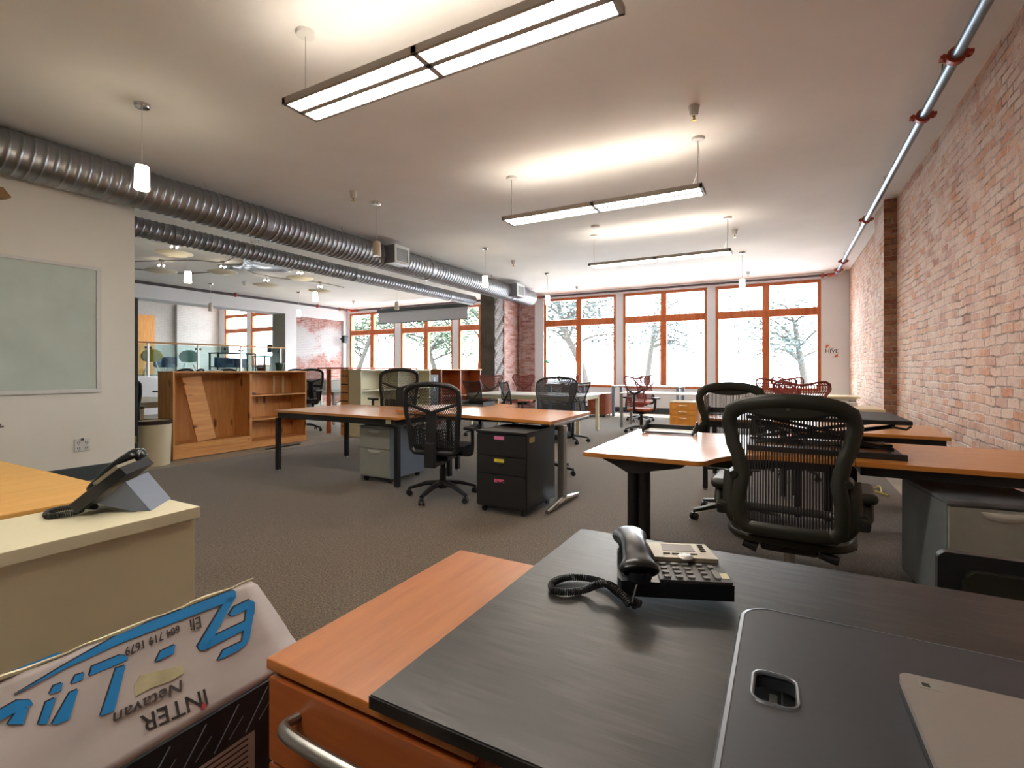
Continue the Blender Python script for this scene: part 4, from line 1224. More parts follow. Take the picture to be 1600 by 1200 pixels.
def flap_text(mb, txt, pa, pb, depth, shear=0.0, tall=1.0, off=.0032):
    a, b = onflap(*pa, off), onflap(*pb, off)
    e = (b - a).normalized(); up = n.cross(e).normalized()
    tb = MB(); text_bm(tb, txt, 1.0, Matrix.Identity(4), 1.0)
    xs = [v.co.x for v in tb.bm.verts]; w = max(xs) - min(xs); c = (max(xs) + min(xs)) / 2
    k = (b - a).length / w
    for v in tb.bm.verts:
        x, y, z = v.co
        v.co = (a + b) / 2 + e * ((x - c) * k + shear * y * k) + up * (y * k * tall) + n * (z * depth)
    me = D.meshes.new('t'); tb.bm.to_mesh(me); tb.bm.free(); mb.bm.from_mesh(me); D.meshes.remove(me)
Q1 = lambda x, y: (x / 3.3333, 860 + y / 3.3333)
mb = MB(); flap_text(mb, 'INTER', Q1(1075, 755), Q1(735, 905), .0008, .0, 1.0)
part('black_lettering', mb, 'ink', t, True)
mb = MB(); flap_poly(mb, S2([(605, 845), (628, 870), (612, 915), (592, 915), (582, 880)]), .0042)
part('red_dot', mb, 'redprint', t, True)
mb = MB()
flap_text(mb, 'Eli', Q1(1045, 368), Q1(990, 388), .0008, .2, 1.3)
flap_text(mb, '604 719 1679', Q1(935, 405), Q1(652, 527), .0008, .2, 1.25)
flap_text(mb, 'Netavan', Q1(945, 700), Q1(590, 880), .0008, .25, .85)
part('handwriting', mb, 'ink2', t, True)
mb = MB(); flap_poly(mb, S1([(700, 700), (730, 650), (860, 620), (955, 595), (958, 640), (890, 680), (780, 720), (705, 760)]), .0032)
part('packing_tape', mb, 'tapec', t, True)
# lower front panel: dark picture print and small text
part('picture_panel', MB().box(-1.0, -.985, yN, .70, .30, .541), 'darkprint', t, True)
mb = MB().box(-.985, -.984, .05, .66, .30, .455)
part('text_panel', mb, 'carton', t, True)
mb = MB()
for i in range(9):
    z = .445 - i * .012
    mb.box(-.984, -.9835, .42 + (i % 3) * .02, .645, z, z + .0035)
part('small_print', mb, 'ink2', t, True)
mb = MB(); rn = random.Random(5)
for i in range(7):
    y = .25 + i * .065
    mb.tube([(-.985, y, .462), (-.985, y + .05, .53)], .0014, 5)
    mb.tube([(-.985, y + .03, .47), (-.985, y + .06, .5)], .001, 5)
part('picture_highlights', mb, 'bluegrey', t, True)
rim = [Vector((-1.12 + .0015 * math.sin(i * 1.7), yN + (yF - yN) * i / 40, .715 + .0022 * math.sin(i * 2.3) * math.sin(i * .7))) for i in range(41)]
part('torn_rim', MB().tube(rim, [.0035 + .0015 * math.sin(i * 1.1) for i in range(41)], 6), 'paper', t, True)
# torn piece with blue arrow
arrow = on_plane
mb = MB()
pl0 = A0 + Vector((-.03, 0, .0))
a = [on_plane(x, y, pl0, n) for x, y in S3([(0, 635), (590, 400), (665, 405), (250, 665), (175, 640), (0, 715)])]
bb = [p - n * .004 for p in a]
mb.faces(a); mb.faces(bb[::-1])
for i in range(len(a)): mb.faces([a[i], a[(i + 1) % len(a)], bb[(i + 1) % len(a)], bb[i]])
part('torn_blue_flap', mb, 'cyan', t, True)
mb = MB()
a = [on_plane(x, y, pl0 + n * .002, n) for x, y in S3([(170, 630), (440, 525), (245, 690)])]
mb.faces(a)
part('torn_white_patch', mb, 'paper', t, True, thick=.001)

# ================================================================== left centre desks
t = thing('desk', 'cherry topped desk with black square legs, left of the two joined desks', 'desk', (-4.4, 4.4, 0))
polytop(t, [(-5.36, 3.83), (-3.42, 3.83), (-3.42, 4.98), (-5.36, 4.98)], .732, .026, 'cherry')
part('desk_frame', MB().box(-5.32, -3.46, 3.86, 3.90, .64, .706).box(-5.32, -3.46, 4.91, 4.95, .64, .706).box(-5.32, -5.28, 3.9, 4.91, .64, .706).box(-3.5, -3.46, 3.9, 4.91, .64, .706), 'blackm', t, True)
for x in (-5.32, -3.455):
    for y in (3.87, 4.93): leg(t, x, y, .64, .024, 'blackm', True)
part('paper_label', MB().box(-3.60, -3.53, 3.857, 3.8595, .66, .70), 'paper', t, True)
t = thing('desk', 'cherry topped desk on a steel T foot, right of the two joined desks', 'desk', (-2.6, 4.3, 0))
polytop(t, [(-1.73, 3.84), (-1.77, 4.93), (-2.85, 5.0), (-2.93, 5.45), (-3.62, 5.6), (-3.80, 5.0), (-3.72, 4.14)], .777, .028, 'cherry')
part('desk_frame', ring_frame(-3.3, -1.9, 4.3, 4.8, 0.69, 0.748), 'blackm', t, True)
part('leg', MB().box(-1.775, -1.715, 4.08, 4.16, .05, .72, .008).box(-1.80, -1.75, 3.95, 4.82, .718, .748, .006), 'steel', t, True, label='brushed steel T leg')
part('foot', MB().tube([(-1.745, 3.79, .018), (-1.745, 3.93, .03), (-1.745, 4.12, .05), (-1.745, 4.33, .03), (-1.745, 4.50, .018)], [.02, .034, .04, .034, .02], 10, flat=.75), 'chrome', t, True)
for x, y in ((-2.9, 5.35), (-3.45, 5.45), (-3.3, 4.55)): leg(t, x, y, .748, .024, 'blackm', True)
t, q = pedestal('filing_pedestal', 'grey steel filing pedestal with two curved grip drawers under the left desk', -4.08, -3.64, 3.96, 4.53, .61, '-y', 'bluegrey', 'grey', 'grey', [.42], 'scoop', group='filing pedestals')
part('lock', MB().cyl((q[1] - .05, q[2] - .004, .36), (q[1] - .05, q[2], .36), .011, seg=12), 'brass', t)
t, q = pedestal('filing_pedestal', 'black three drawer pedestal with pink and yellow labels under the right desk', -2.32, -1.84, 3.59, 4.17, .70, '-y', 'black', 'black', 'blackm', [.30, .55], 'slot', group='filing pedestals')
for i, (z, m_, l) in enumerate(((.645, 'pink', 'pink label strip'), (.455, 'yel', 'yellow label strip'), (.285, 'magenta', 'magenta label strip'))):
    lb = part('label_strip', MB().box(-.06, .035, q[2] - .0015, q[2], z - .014, z + .014), m_, t, label=l)
    mb = MB(); text_bm(mb, '~~~~~~', .014, Matrix.Translation((-.012, q[2] - .002, z)) @ R0, .0003)
    part('label_scrawl', mb, 'ink2', lb)
part('tape_patch', MB().box(q[1], q[1] + .0015, q[2] + .06, q[2] + .16, .61, .655), 'tan', t)
t = thing('document_tray', 'low black document tray on the right joined desk', 'tray', (-3.3, 5.1, .778))
part('tray_base', MB().box(-.19, .19, -.14, .14, 0, .006), 'black', t)
part('tray_wall', MB().box(-.19, -.184, -.14, .14, .006, .055).box(.184, .19, -.14, .14, .006, .055).box(-.19, .19, .134, .14, .006, .055), 'black', t)

TC = taskchair('high backed black task chair between the pedestals, seen from behind', (-2.86, 3.84, 0), math.radians(13), 'black task chairs')
T2 = taskchair('black task chair behind the left joined desk, its back above the cherry top', (-4.9, 5.42, 0), math.radians(60), 'black task chairs', rise=.13)
dup(T2, (-8.3, 6.6, 0), math.radians(200), 'black task chair right of the pine bookcase by the white desk', 'black task chairs')
dup(T2, (-10.0, 5.05, 0), math.radians(185), 'black task chair at the white desk behind the pine bookcase', 'black task chairs')
dup(T2, (-11.0, 6.5, 0), math.radians(190), 'black task chair behind the middle of the pine bookcase', 'black task chairs')
dup(T2, (-12.7, 6.8, 0), math.radians(170), 'black task chair farther behind the left part of the pine bookcase', 'black task chairs')
dup(T2, (-12.3, 9.35, 0), math.radians(200), 'black task chair whose top shows right of the green pot', 'black task chairs')
dup(TC, (-13.2, 12.2, 0), math.radians(120), 'black task chair far off in front of the whitewashed brick', 'black task chairs')
dup(TC, (-8.15, 3.35, 0), math.radians(80), 'black task chair half hidden by the partition end and the bin', 'black task chairs')
meshchair('black mesh chair with a tall rounded back facing the right joined desk', (-2.42, 5.32, 0), math.radians(184), 'black mesh chairs', True)
MC = meshchair('black mesh chair at the left of the white table, beside the orange shelf unit', (-4.89, 7.76, 0), math.radians(-17), 'black mesh chairs')
dup(MC, (-4.13, 7.70, 0), math.radians(-42), 'black mesh chair at the near side of the white table', 'black mesh chairs')
dup(MC, (-3.15, 7.75, 0), math.radians(70), 'black mesh chair at the right end of the white table', 'black mesh chairs')

# ================================================================== right centre desks
t = thing('desk', 'cherry corner desk with curved inner edge and black twin column leg', 'desk', (-.6, 3.3, 0))
arc = [(-.37, 2.79), (-.355, 2.83), (-.33, 2.92), (-.28, 3.02), (-.2, 3.10), (-.1, 3.15), (.02, 3.17)]
polytop(t, [(-1.04, 2.77), (-.40, 2.77)] + arc + [(.328, 3.17), (.328, 4.06), (-1.04, 4.06)], .732, .026, 'cherry')
part('bracket', MB().prism([(-.97, .706), (-.46, .706), (-.48, .685), (-.50, .672), (-.66, .64), (-.72, .62), (-.80, .62), (-.87, .655), (-.94, .685)], -2.90, -2.85, Matrix.Rotation(math.pi / 2, 4, 'X')), 'blackm', t, True)
part('leg', MB().cyl((-.785, 2.92, .03), (-.785, 2.92, .70), .031, seg=20), 'blackm', t, True)
part('leg', MB().cyl((-.718, 2.92, .03), (-.718, 2.92, .70), .035, seg=20), 'blackm', t, True)
part('foot', MB().box(-1.0, -.45, 2.92, 3.0, 0, .03, .01), 'blackm', t, True)
part('desk_frame', ring_frame(-0.95, 0.28, 3.24, 3.98, 0.65, 0.706), 'blackm', t, True)
leg(t, .26, 3.96, .65, .025, 'blackm', True); leg(t, -.96, 3.96, .65, .022, 'blackm')
t = thing('desk', 'plain cherry desk beside the brick wall, right of the corner desk', 'desk', (.83, 3.6, 0))
polytop(t, [(.334, 3.17), (1.335, 3.2), (1.335, 4.08), (.334, 4.08)], .732, .026, 'cherry')
part('desk_frame', MB().box(.36, 1.31, 3.24, 3.28, .65, .706).box(.36, 1.31, 3.99, 4.03, .65, .706).box(.36, .4, 3.28, 3.99, .65, .706), 'blackm', t, True)
for x, y in ((.40, 4.0), (1.29, 4.0), (1.29, 3.26)): leg(t, x, y, .65, .025, 'blackm', True)
t = thing('letter_tray', 'open black letter tray holding paper on the corner desk', 'tray', (-.77, 3.93, .732))
part('tray_base', MB().box(-.19, .19, -.11, .11, .008, .014), 'black', t)
part('paper_stack', MB().box(-.17, .17, -.10, .09, .014, .018), 'white', t)
for sx in (-.19, .184):
    part('tray_side', MB().prism([(-.11, .008), (.11, .008), (.11, .085), (.02, .085), (-.02, .055), (-.11, .05)], sx, sx + .006, Matrix(((0, 0, 1, 0), (1, 0, 0, 0), (0, 1, 0, 0), (0, 0, 0, 1)))), 'black', t)
part('tray_rear', MB().box(-.184, .184, .104, .11, .014, .05), 'black', t)
for sx in (-.18, .18):
    for sy in (-.1, .1): part('tray_foot', MB().cyl((sx, sy, 0), (sx, sy, .01), .006, seg=8), 'black', t)
# sit stand converter with crossed arms
t = thing('desk_converter', 'black scissor lift desk converter raised on the cherry desk behind the chair', 'desk converter', (.2, 3.6, .732))
part('platform', MB().box(-.2, .59, 3.27, 3.88, .925, .948, .004), 'blackm', t, True)
part('keyboard_rail', MB().tube([(.50, 3.26, .915), (.56, 3.255, .905), (.58, 3.27, .92)], .006, 8).box(.3, .36, 3.26, 3.3, .91, .925), 'blackm', t, True)
part('base_plate', MB().box(-.2, .575, 3.30, 3.34, .733, .765, .003).box(-.2, .575, 3.72, 3.76, .733, .765, .003).box(-.2, -.16, 3.34, 3.72, .733, .75).box(.535, .575, 3.34, 3.72, .733, .75), 'blackm', t, True)
for y in (3.37, 3.69):
    part('scissor_arm', MB().tube([(-.16, y, .775), (.53, y, .91)], .014, 8, flat=.5), 'blackm', t, True)
    part('scissor_arm', MB().tube([(-.16, y + .03, .91), (.53, y + .03, .775)], .014, 8, flat=.5), 'blackm', t, True)
part('gas_strut', MB().cyl((.1, 3.5, .77), (.5, 3.5, .80), .011, seg=10).cyl((-.1, 3.55, .9), (.12, 3.52, .79), .007, seg=8), 'steel', t, True)

aeron('graphite framed mesh office chair in front of the corner desk, nearest the camera', (.025, 2.76, 0), math.radians(-2), 'graphite mesh office chairs')
aeron('graphite framed mesh office chair behind the corner desk, turned to the left', (-.36, 4.42, 0), math.radians(192), 'graphite mesh office chairs')
# right grey pedestal
t, q = pedestal('filing_pedestal', 'grey steel filing pedestal with a dusty dark top beneath the brick wall desk', .63, 1.06, 3.02, 3.60, .60, '-y', 'greyd', 'grey', 'dustytop', [.45], 'scoop', rot=math.radians(8), group='filing pedestals')
t.location = (.855, 3.37, 0)
tag(part('cable_scrap', MB().tube(spline([(.66, 6.25, .01), (.72, 6.3, .03), (.78, 6.15, .015), (.86, 6.28, .02), (.83, 6.0, .01), (.74, 6.1, .02), (.88, 5.9, .01)], 6), .008, 6), 'wire'), 'tangled yellow cable scrap lying on the carpet beneath the desk', 'cable')

# farther desks along the brick wall
t = thing('desk', 'cherry desk with black apron behind the raised converter', 'desk', (.55, 5.0, 0))
polytop(t, [(.05, 4.62), (1.05, 4.62), (1.1, 5.5), (.05, 5.5)], .732, .026, 'cherry')
part('desk_frame', ring_frame(0.07, 1.03, 4.65, 5.46, 0.63, 0.706), 'blackm', t, True)
for x in (.1, 1.0):
    for y in (4.67, 5.44): leg(t, x, y, .63, .028, 'blackm', True)
t = thing('desk', 'cherry desk end showing left of the rear graphite chair', 'desk', (-.35, 5.7, 0))
polytop(t, [(-.74, 5.3), (.04, 5.3), (.04, 6.2), (-.74, 6.2)], .732, .026, 'cherry')
part('desk_frame', ring_frame(-0.71, 0.01, 5.34, 6.16, 0.64, 0.706), 'blackm', t, True)
for x in (-.70, .0):
    for y in (5.35, 6.15): leg(t, x, y, .64, .025, 'blackm')
t = thing('letter_tray', 'small black letter tray on the cherry desk end', 'tray', (-.58, 5.75, .732))
part('tray_base', MB().box(-.14, .14, -.12, .12, .01, .016), 'black', t)
part('tray_wall', MB().box(-.14, -.134, -.12, .12, .016, .09).box(.134, .14, -.12, .12, .016, .09).box(-.134, .134, .114, .12, .016, .07), 'black', t)
for lbl, x0_, x1_, y0_, y1_ in (('pale birch desk beside the brick pilaster', -.35, 1.06, 7.3, 8.05), ('pale birch desk behind the pilaster near the window', -.2, 1.17, 10.5, 11.3)):
    t = thing('desk', lbl, 'desk', ((x0_ + x1_) / 2, (y0_ + y1_) / 2, 0), 0)
    polytop(t, [(x0_, y0_), (x1_, y0_), (x1_, y1_), (x0_, y1_)], .735, .03, 'palemaple')
    part('desk_frame', ring_frame(x0_ + .05, x1_ - .05, y0_ + .06, y1_ - .06, .66, .705), 'whitem', t, True)
    for x in (x0_ + .08, x1_ - .08):
        for y in (y0_ + .08, y1_ - .08): leg(t, x, y, .66, .028, 'grey', True)
tag(part('paper_sheet', MB().box(.55, .85, 7.9, 8.02, .7355, .78), 'white'), 'white paper stack on the birch desk beside the pilaster', 'paper')
RC = mirra('red butterfly backed chair facing the white desk before the middle windows', (-2.42, 9.62, 0), math.radians(-14), 'red butterfly backed chairs')
for x, y, a, l in ((.16, 6.55, 2, 'red butterfly backed chair at the right, largest of the red backs'), (-.14, 8.6, 12, 'red butterfly backed chair half hidden behind the largest red back'),
                   (-.05, 9.4, 150, 'red butterfly backed chair farthest back on the right'), (-2.95, 11.65, 170, 'red butterfly backed chair on the far side of the white desk'),
                   (-6.05, 10.0, 30, 'red butterfly backed chair at the left of the white table'), (-5.6, 10.75, 200, 'red butterfly backed chair behind the white table, next to the pier'),
                   (-4.75, 11.5, 190, 'red butterfly backed chair behind the white table, in front of the window')):
    dup(RC, (x, y, 0), math.radians(a), l, 'red butterfly backed chairs')

# ================================================================== window side tables
def table(label, x0, x1, y0, y1, z, m, lm, r=.028, sq=True, ap=True, group=None):
    t = thing('table', label, 'table', ((x0 + x1) / 2, (y0 + y1) / 2, 0), 0, group)
    polytop(t, [(x0, y0), (x1, y0), (x1, y1), (x0, y1)], z, .026, m)
    if ap: part('table_frame', MB().box(x0 + .03, x1 - .03, y0 + .02, y0 + .06, z - .09, z - .026).box(x0 + .03, x1 - .03, y1 - .06, y1 - .02, z - .09, z - .026).box(x0 + .03, x0 + .07, y0 + .06, y1 - .06, z - .09, z - .026).box(x1 - .07, x1 - .03, y0 + .06, y1 - .06, z - .09, z - .026), lm, t, True)
    for x in (x0 + .05, x1 - .05):
        for y in (y0 + .05, y1 - .05): leg(t, x, y, z - .026, r, lm, sq)
    return t
table('large white table with cream legs, black and red chairs around it', -5.6, -3.2, 8.35, 9.5, .735, 'white', 'cream', .03)
table('long white desk on steel legs before the middle windows', -3.02, -1.34, 10.12, 10.95, .735, 'white', 'steel', .03, False, False)
table('white sit stand table against the middle windows', -3.9, -2.2, 12.4, 13.2, .80, 'white', 'bluegrey', .035, True, False)
table('white table against the window beside the brick pier', -6.1, -4.95, 12.6, 13.4, .80, 'white', 'blue', .04, True, False)
pedestal('drawer_pedestal', 'dark red wood drawer pedestal near the window wall', -4.46, -3.98, 12.2, 12.75, .60, '-y', 'redwood', 'redwood', 'redwood', [.28, .52], 'bar', group='wooden drawer pedestals')
pedestal('drawer_pedestal', 'honey coloured drawer pedestal with three handles in front of the white desk', -1.94, -1.45, 9.86, 10.08 + .3, .60, '-y', 'honey', 'honey', 'palemaple', [.26, .46], 'bar', cast=True, group='wooden drawer pedestals')

# ================================================================== left: shelving, bin, white desks
t = thing('bookcase', 'pine plywood bookcase with an open bay and two shelves', 'bookcase', (-7.32, 4.7, 0))
xb, xf, ya, ym, yb, zt = -7.56, -7.19, 3.65, 4.76, 5.77, 1.17
part('side_panel', MB().box(xb, xf, ya, ya + .022, .0, zt), 'ply', t, True)
part('side_panel', MB().box(xb, xf, yb - .022, yb, .0, zt), 'ply', t, True)
part('divider', MB().box(xb, xf, ym - .018, ym + .018, .0, zt - .02), 'ply', t, True)
part('top', MB().box(xb - .01, xf + .005, ya - .005, yb + .005, zt, zt + .022), 'plyh', t, True)
part('back_panel', MB().box(xb - .012, xb, ya, yb, .0, zt), 'ply', t, True)
part('kick_board', MB().box(xf - .02, xf, ya + .022, ym - .018, .0, .115), 'plyh', t, True)
part('kick_board', MB().box(xf - .022, xf - .002, ya + .022, ym - .018, .117, .20), 'plyh', t, True)
part('kick_board', MB().box(xf - .02, xf, ym + .018, yb - .022, .0, .09), 'plyh', t, True)
part('bottom_shelf', MB().box(xb, xf - .022, ya + .022, ym - .018, .17, .19), 'plyh', t, True)
for z in (.09, .435, .81): part('shelf', MB().box(xb, xf - (0 if z > .1 else .02), ym + .018, yb - .022, z - .01, z + .01), 'plyh', t, True)
mb = MB().box(-.012, .012, -.13, .13, 0, .93)
bmesh.ops.transform(mb.bm, verts=mb.bm.verts, matrix=Matrix.Translation((-7.26, 4.13, .206)) @ Matrix.Rotation(math.radians(-12), 4, 'Y') @ Matrix.Rotation(math.radians(6.5), 4, 'X'))
tag(part('plank', mb, 'plyh'), 'pine plank leaning inside the open bay of the bookcase', 'plank')
tag(part('picture_frame', MB().box(-7.5, -7.48, 5.35, 5.37, .821, 1.10).box(-7.5, -7.48, 5.52, 5.55, .821, 1.10).box(-7.5, -7.48, 5.35, 5.55, 1.10, 1.115), 'paper'), 'pale thin frame standing on the upper bookcase shelf', 'frame')
tag(part('tape_roll', MB().lathe([(.02, 0), (.04, .0), (.045, .03), (.02, .03)], (-7.28, 4.85, .821)).box(-7.26, -7.22, 4.80, 4.84, .821, .86, .008), 'brownliq'), 'small brown tape roll on the upper bookcase shelf', 'tape')
tag(part('cable_tangle', MB().tube(spline([(-7.26, 4.1, 1.197), (-7.3, 4.2, 1.205), (-7.24, 4.28, 1.197), (-7.2, 4.2, 1.21), (-7.25, 4.36, 1.197)], 6), .006, 6), 'whitem'), 'small pale cable tangle on top of the pine bookcase', 'cable')
t = thing('plant_pot', 'dark green pot standing on the pine bookcase', 'pot', (-7.36, 5.38, 1.193))
part('pot', MB().lathe([(.055, 0), (.07, .11), (.08, .11), (.08, .13), (.07, .13)]), 'green', t)
part('soil', MB().cyl((0, 0, .115), (0, 0, .132), .066, seg=20), 'soil', t)
t = thing('glass_jar', 'glass carafe with dark contents on the pine bookcase', 'jar', (-7.36, 5.05, 1.193))
part('jar_body', MB().lathe([(.06, 0), (.068, .02), (.066, .07), (.045, .11), (.03, .13), (.03, .145)]), 'jar', t)
part('jar_contents', MB().lathe([(.055, .005), (.062, .02), (.062, .05)]), 'brownliq', t)
part('jar_handle', MB().tube(spline([(.06, 0, .03), (.1, 0, .06), (.09, 0, .1), (.045, 0, .12)], 5), .006, 6), 'phone', t)
t = thing('waste_bin', 'cream plastic waste bin between the partition end and the pine bookcase', 'bin', (-7.12, 3.38, -.012))
part('bin_body', MB().lathe([(.01, 0), (.175, 0), (.18, .02), (.20, .55), (.205, .57), (.195, .57), (.19, .55), (.17, .03), (.01, .025)], seg=36), 'bin', t)
part('bin_liner', MB().lathe([(.207, .53), (.209, .575), (.196, .58), (.192, .53)], seg=36), 'soil', t)
tag(part('metal_strip', MB().box(-6.98, -6.94, 4.85, 5.45, -.012, .004), 'blackm'), 'thin black strip lying on the concrete before the bookcase', 'strip')

t = thing('display_counter', 'wooden counter with a slatted end behind the cream shelf unit', 'counter', (-7.3, 7.7, 0))
part('countertop', MB().box(-7.75, -6.93, 6.46, 8.4, 1.225, 1.255, .004), 'frame', t, True)
part('slatted_end', MB().box(-7.20, -7.0, 6.53, 6.56, 0, 1.22), 'plyh', t, True)
for i in range(7):
    z = .16 + i * .155
    part('slat_gap', MB().box(-7.19, -7.01, 6.525, 6.53, z, z + .018), 'ink', t, True)
part('carcass', MB().box(-7.20, -6.98, 6.56, 8.35, 0, 1.22), 'ply', t, True)
for y in (6.6, 8.2): part('support_post', MB().box(-7.66, -7.60, y, y + .06, 0, 1.22), 'frame', t, True)
t = thing('shelf_unit', 'cream open shelf unit standing behind the joined cherry desks', 'shelf unit', (-6.85, 7.5, 0))
xb, xf, ya, yb = -6.97, -6.66, 6.5, 8.5
part('side_panel', MB().box(xb, xf, ya, ya + .03, 0, 1.19), 'cream', t, True)
part('side_panel', MB().box(xb, xf, yb - .03, yb, 0, 1.19), 'cream', t, True)
part('divider', MB().box(xb, xf, 7.48, 7.51, .08, 1.19), 'cream', t, True)
part('back_panel', MB().box(xb, xb + .012, ya, yb, 0, 1.19), 'cream', t, True)
part('top', MB().box(xb, xf + .01, ya, yb, 1.19, 1.215), 'cream', t, True)
for z in (.08, .46, .83): part('shelf', MB().box(xb + .012, xf - .01, ya + .03, yb - .03, z - .012, z + .012), 'cream', t, True)
t = thing('bookcase', 'orange pine shelf unit in front of the concrete column', 'bookcase', (-7.0, 9.7, 0))
xb, xf, ya, yb = -7.4, -6.68, 8.9, 10.55
part('side_panel', MB().box(xb, xf - .36, ya, ya + .03, 0, 1.2).box(xf - .33, xf, ya, ya + .03, 0, 1.2), 'cherryf', t, True)
part('side_panel', MB().box(xb, xf, yb - .03, yb, 0, 1.2), 'cherryf', t, True)
part('back_panel', MB().box(xf - .36, xf - .34, ya + .03, yb - .03, 0, 1.2), 'cherryf', t, True)
part('divider', MB().box(xf - .34, xf, 9.65, 9.68, 0, 1.2), 'cherryf', t, True)
for z in (.1, .6): part('shelf', MB().box(xf - .34, xf - .01, ya + .03, yb - .03, z - .01, z + .01), 'cherryf', t, True)
part('top', MB().box(xb, xf + .02, ya - .02, yb + .02, 1.2, 1.225), 'ply', t, True)
# dark printer box between shelf units
t = thing('computer_tower', 'black computer tower on the shelf gap beside the orange unit', 'computer', (-6.83, 8.68, 0))
part('case', MB().box(-6.93, -6.70, 8.56, 8.84, .0, 1.1, .01), 'black', t, True)
part('front_stripe', MB().box(-6.70, -6.697, 8.66, 8.72, .75, 1.05), 'bluegrey', t, True)
# white desks on the concrete
for lbl, x0_, x1_, y0_, y1_ in (('white desk behind the near end of the pine bookcase', -10.6, -8.2, 3.7, 4.6), ('white desk right of the pine bookcase carrying a printer', -11.2, -8.6, 7.6, 8.6),
                                ('white desk in front of the whitewashed brick', -13.6, -11.6, 10.6, 11.5)):
    table(lbl, x0_, x1_, y0_, y1_, .735, 'white', 'whitem', .03)
t = thing('printer', 'white office printer on the desk in front of the whitewashed brick', 'printer', (-9.45, 8.0, .735))
part('printer_body', MB().box(-.38, .38, -.2, .25, 0, .22, .015), 'white', t)
part('paper_slot', MB().box(-.05, .25, -.203, -.2, .08, .12), 'ink', t)
part('scanner_lid', MB().box(-.37, .37, -.19, .24, .221, .25, .01), 'whitem', t)
t = thing('under_desk_case', 'pale computer case on the floor beneath the white desk near the partition', 'computer', (-9.6, 4.15, -.012))
part('case', MB().box(-.3, .3, -.2, .2, 0, .38, .015), 'whitem', t)
part('front_panel', MB().box(-.28, .28, -.204, -.2, .05, .33), 'black', t)

# ================================================================== raised room
t = thing('glass_balustrade', 'glass balustrade with an oak handrail along the raised room', 'balustrade', (XL, 7.7, MEZ))
part('handrail', MB().box(XL - .09, XL + .01, OP0, OP1 - .02, 1.93, 1.975, .008), 'railwood', t, True)
posts = [4.4, 5.7, 7.06, 8.37, 9.68, 11.1]
for y in posts:
    p = part('post', MB().box(XL - .06, XL - .02, y - .025, y + .025, MEZ, 1.93, .003), 'steel', t, True)
    part('glass_clip', MB().box(XL - .06, XL - .01, y - .075, y - .03, 1.78, 1.84).box(XL - .06, XL - .01, y + .03, y + .075, 1.78, 1.84), 'black', p, True)
for a, b in zip(posts, posts[1:]):
    part('glass_panel', MB().box(XL - .045, XL - .035, a + .04, b - .04, MEZ + .03, 1.90), 'railglass', t, True)
part('curb', MB().box(XL - .1, XL, OP0, OP1 - .02, MEZ, MEZ + .03), 'steel', t, True)
def shell_chair(label, x, y, rot, m):
    t = thing('shell_chair', label, 'chair', (x, y, MEZ), rot, 'shell chairs in the raised room')
    def fn(u, v):
        a = (u * 2 - 1)
        if v < .45:
            w = .24 * math.sqrt(max(.02, 1 - (1 - v / .45) ** 4)) * (1 - .3 * (v / .45) ** 4)
            return (a * w, .22 - v / .45 * .38, .44 + .04 * a * a)
        q = (v - .45) / .55
        w = .26 * math.sqrt(max(.0, 1 - ((q - .45) / .565) ** 2))
        return (a * w, -.16 - .10 * q + .07 * a * a, .44 + .38 * q)
    part('shell', MB().grid(fn, 12, 18), m, t, thick=.012)
    for sx in (-1, 1):
        for sy in (-1, 1): part('leg', MB().cyl((sx * .1, sy * .1, .43), (sx * .22, sy * .2, 0), .011, seg=8), 'whitem', t)
shell_chair('mustard yellow shell chair behind the balustrade', -16.4, 7.75, math.radians(62), 'yellow')
shell_chair('pale teal shell chair behind the balustrade', -16.5, 8.85, math.radians(60), 'teal')
def high_table(label, x0, x1, y0, y1, z):
    t = thing('high_table', label, 'table', ((x0 + x1) / 2, (y0 + y1) / 2, MEZ))
    part('tabletop', MB().box(x0, x1, y0, y1, MEZ + z - .04, MEZ + z), 'base', t, True)
    for x in (x0 + .04, x1 - .04):
        for y in (y0 + .04, y1 - .04): part('leg', MB().box(x - .025, x + .025, y - .025, y + .025, MEZ, MEZ + z - .04), 'base', t, True)
    part('stretcher', MB().box(x0, x1, y0 + .02, y0 + .05, MEZ + .3, MEZ + .33), 'base', t, True)
high_table('dark high table behind the balustrade, left of the two', -18.8, -18.2, 10.75, 12.3, .84)
high_table('dark high table behind the balustrade under the monitor', -18.4, -17.6, 12.2, 13.5, .75)
def stool(label, x, y):
    t = thing('stool', label, 'stool', (x, y, MEZ), 0, 'wooden stools')
    part('seat', MB().cyl((0, 0, .42), (0, 0, .46), .17, seg=20), 'railwood', t)
    for k in range(4):
        a = k * 1.571 + .78; part('leg', MB().cyl((.09 * math.cos(a), .09 * math.sin(a), .42), (.18 * math.cos(a), .18 * math.sin(a), 0), .016, seg=8), 'railwood', t)
stool('wooden stool beneath the left dark high table', -18.0, 11.5)
def tub(label, x, y, rot):
    t = thing('tub_chair', label, 'armchair', (x, y, MEZ), rot, 'blue tub chairs')
    def fn(u, v):
        a = math.pi * (1.0 + 1.0 * u) ; r = .3
        return (r * math.cos(a), r * math.sin(a) + .05, .3 + .32 * v)
    part('backrest', MB().grid(fn, 16, 4), 'bluetub', t, thick=.07)
    part('seat', MB().cyl((0, 0, .28), (0, 0, .40), .27, seg=20), 'bluetub', t)
    for k in range(4):
        a = k * 1.571 + .78; part('leg', MB().cyl((.16 * math.cos(a), .16 * math.sin(a), .28), (.2 * math.cos(a), .2 * math.sin(a), 0), .014, seg=8), 'whitem', t)
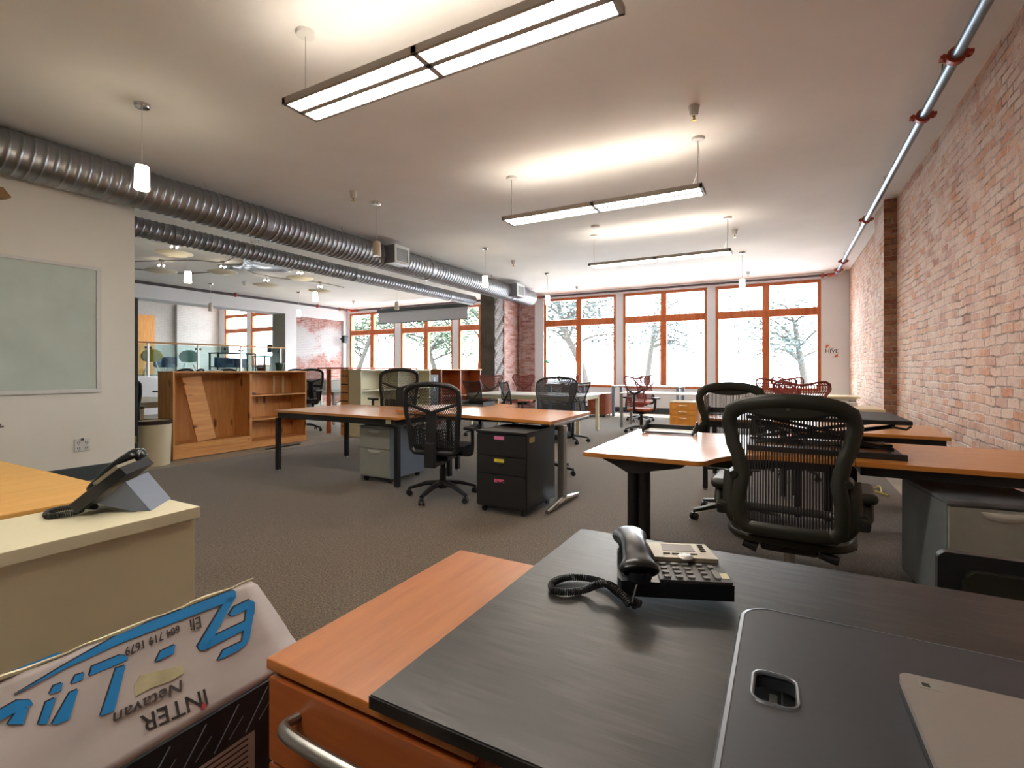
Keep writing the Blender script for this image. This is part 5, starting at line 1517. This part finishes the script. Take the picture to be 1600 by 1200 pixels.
tub('blue tub chair between the shell chairs', -17.6, 8.7, math.radians(-90)); tub('blue tub chair right of the teal shell chair', -16.7, 10.1, math.radians(-80)); tub('blue tub chair far right of the teal shell chair', -17.4, 11.1, math.radians(-70))
t = thing('monitor', 'black computer monitor on the dark high table by the raised windows', 'monitor', (-18.0, 12.9, MEZ + .75), math.radians(60))
part('screen', MB().box(-.26, .26, -.02, .02, .14, .46, .01), 'black', t)
part('stand', MB().box(-.03, .03, -.01, .03, 0, .2).box(-.12, .12, -.08, .1, 0, .015), 'black', t)
t = thing('coffee_machine', 'small white coffee machine on the left dark high table', 'coffee machine', (-18.5, 11.2, MEZ + .84), math.radians(60))
part('machine_body', MB().box(-.13, .13, -.02, .16, 0, .26, .02).box(-.13, .13, -.15, -.0, .18, .26, .01).box(-.13, .13, -.15, 0, 0, .03), 'whitem', t)
part('group_head', MB().cyl((0, -.08, .1), (0, -.08, .18), .03, seg=12), 'black', t)
t = thing('water_cooler', 'water cooler with a blue bottle beside the jamb of the raised room', 'water cooler', (-16.9, 12.2, MEZ))
part('cooler_body', MB().box(-.16, .16, -.16, .16, 0, .72, .02), 'whitem', t)
part('water_bottle', MB().lathe([(.04, 0), (.05, .05), (.14, .12), (.14, .36), (.13, .38), (.05, .39)], (0, 0, .72)), 'bluebottle', t)
part('tap', MB().cyl((.16, .05, .6), (.2, .05, .6), .015, seg=8).cyl((.16, -.05, .6), (.2, -.05, .6), .015, seg=8), 'black', t)
tag(part('pine_screen', MB().box(-23.58, -23.50, 9.6, 11.2, MEZ, 3.5), 'curtain'), 'tall orange pine board screen against the white brick of the raised room', 'screen')
t = thing('shelf_rack', 'white open rack behind the first balustrade panel', 'rack', (-17.2, 7.0, MEZ))
for z in (.25, .55, .80): part('shelf', MB().box(-17.5, -16.9, 6.6, 7.3, MEZ + z, MEZ + z + .03), 'whitem', t, True)
for x in (-17.48, -16.92):
    for y in (6.62, 7.28): part('post', MB().box(x - .015, x + .015, y - .015, y + .015, MEZ, MEZ + .95), 'whitem', t, True)
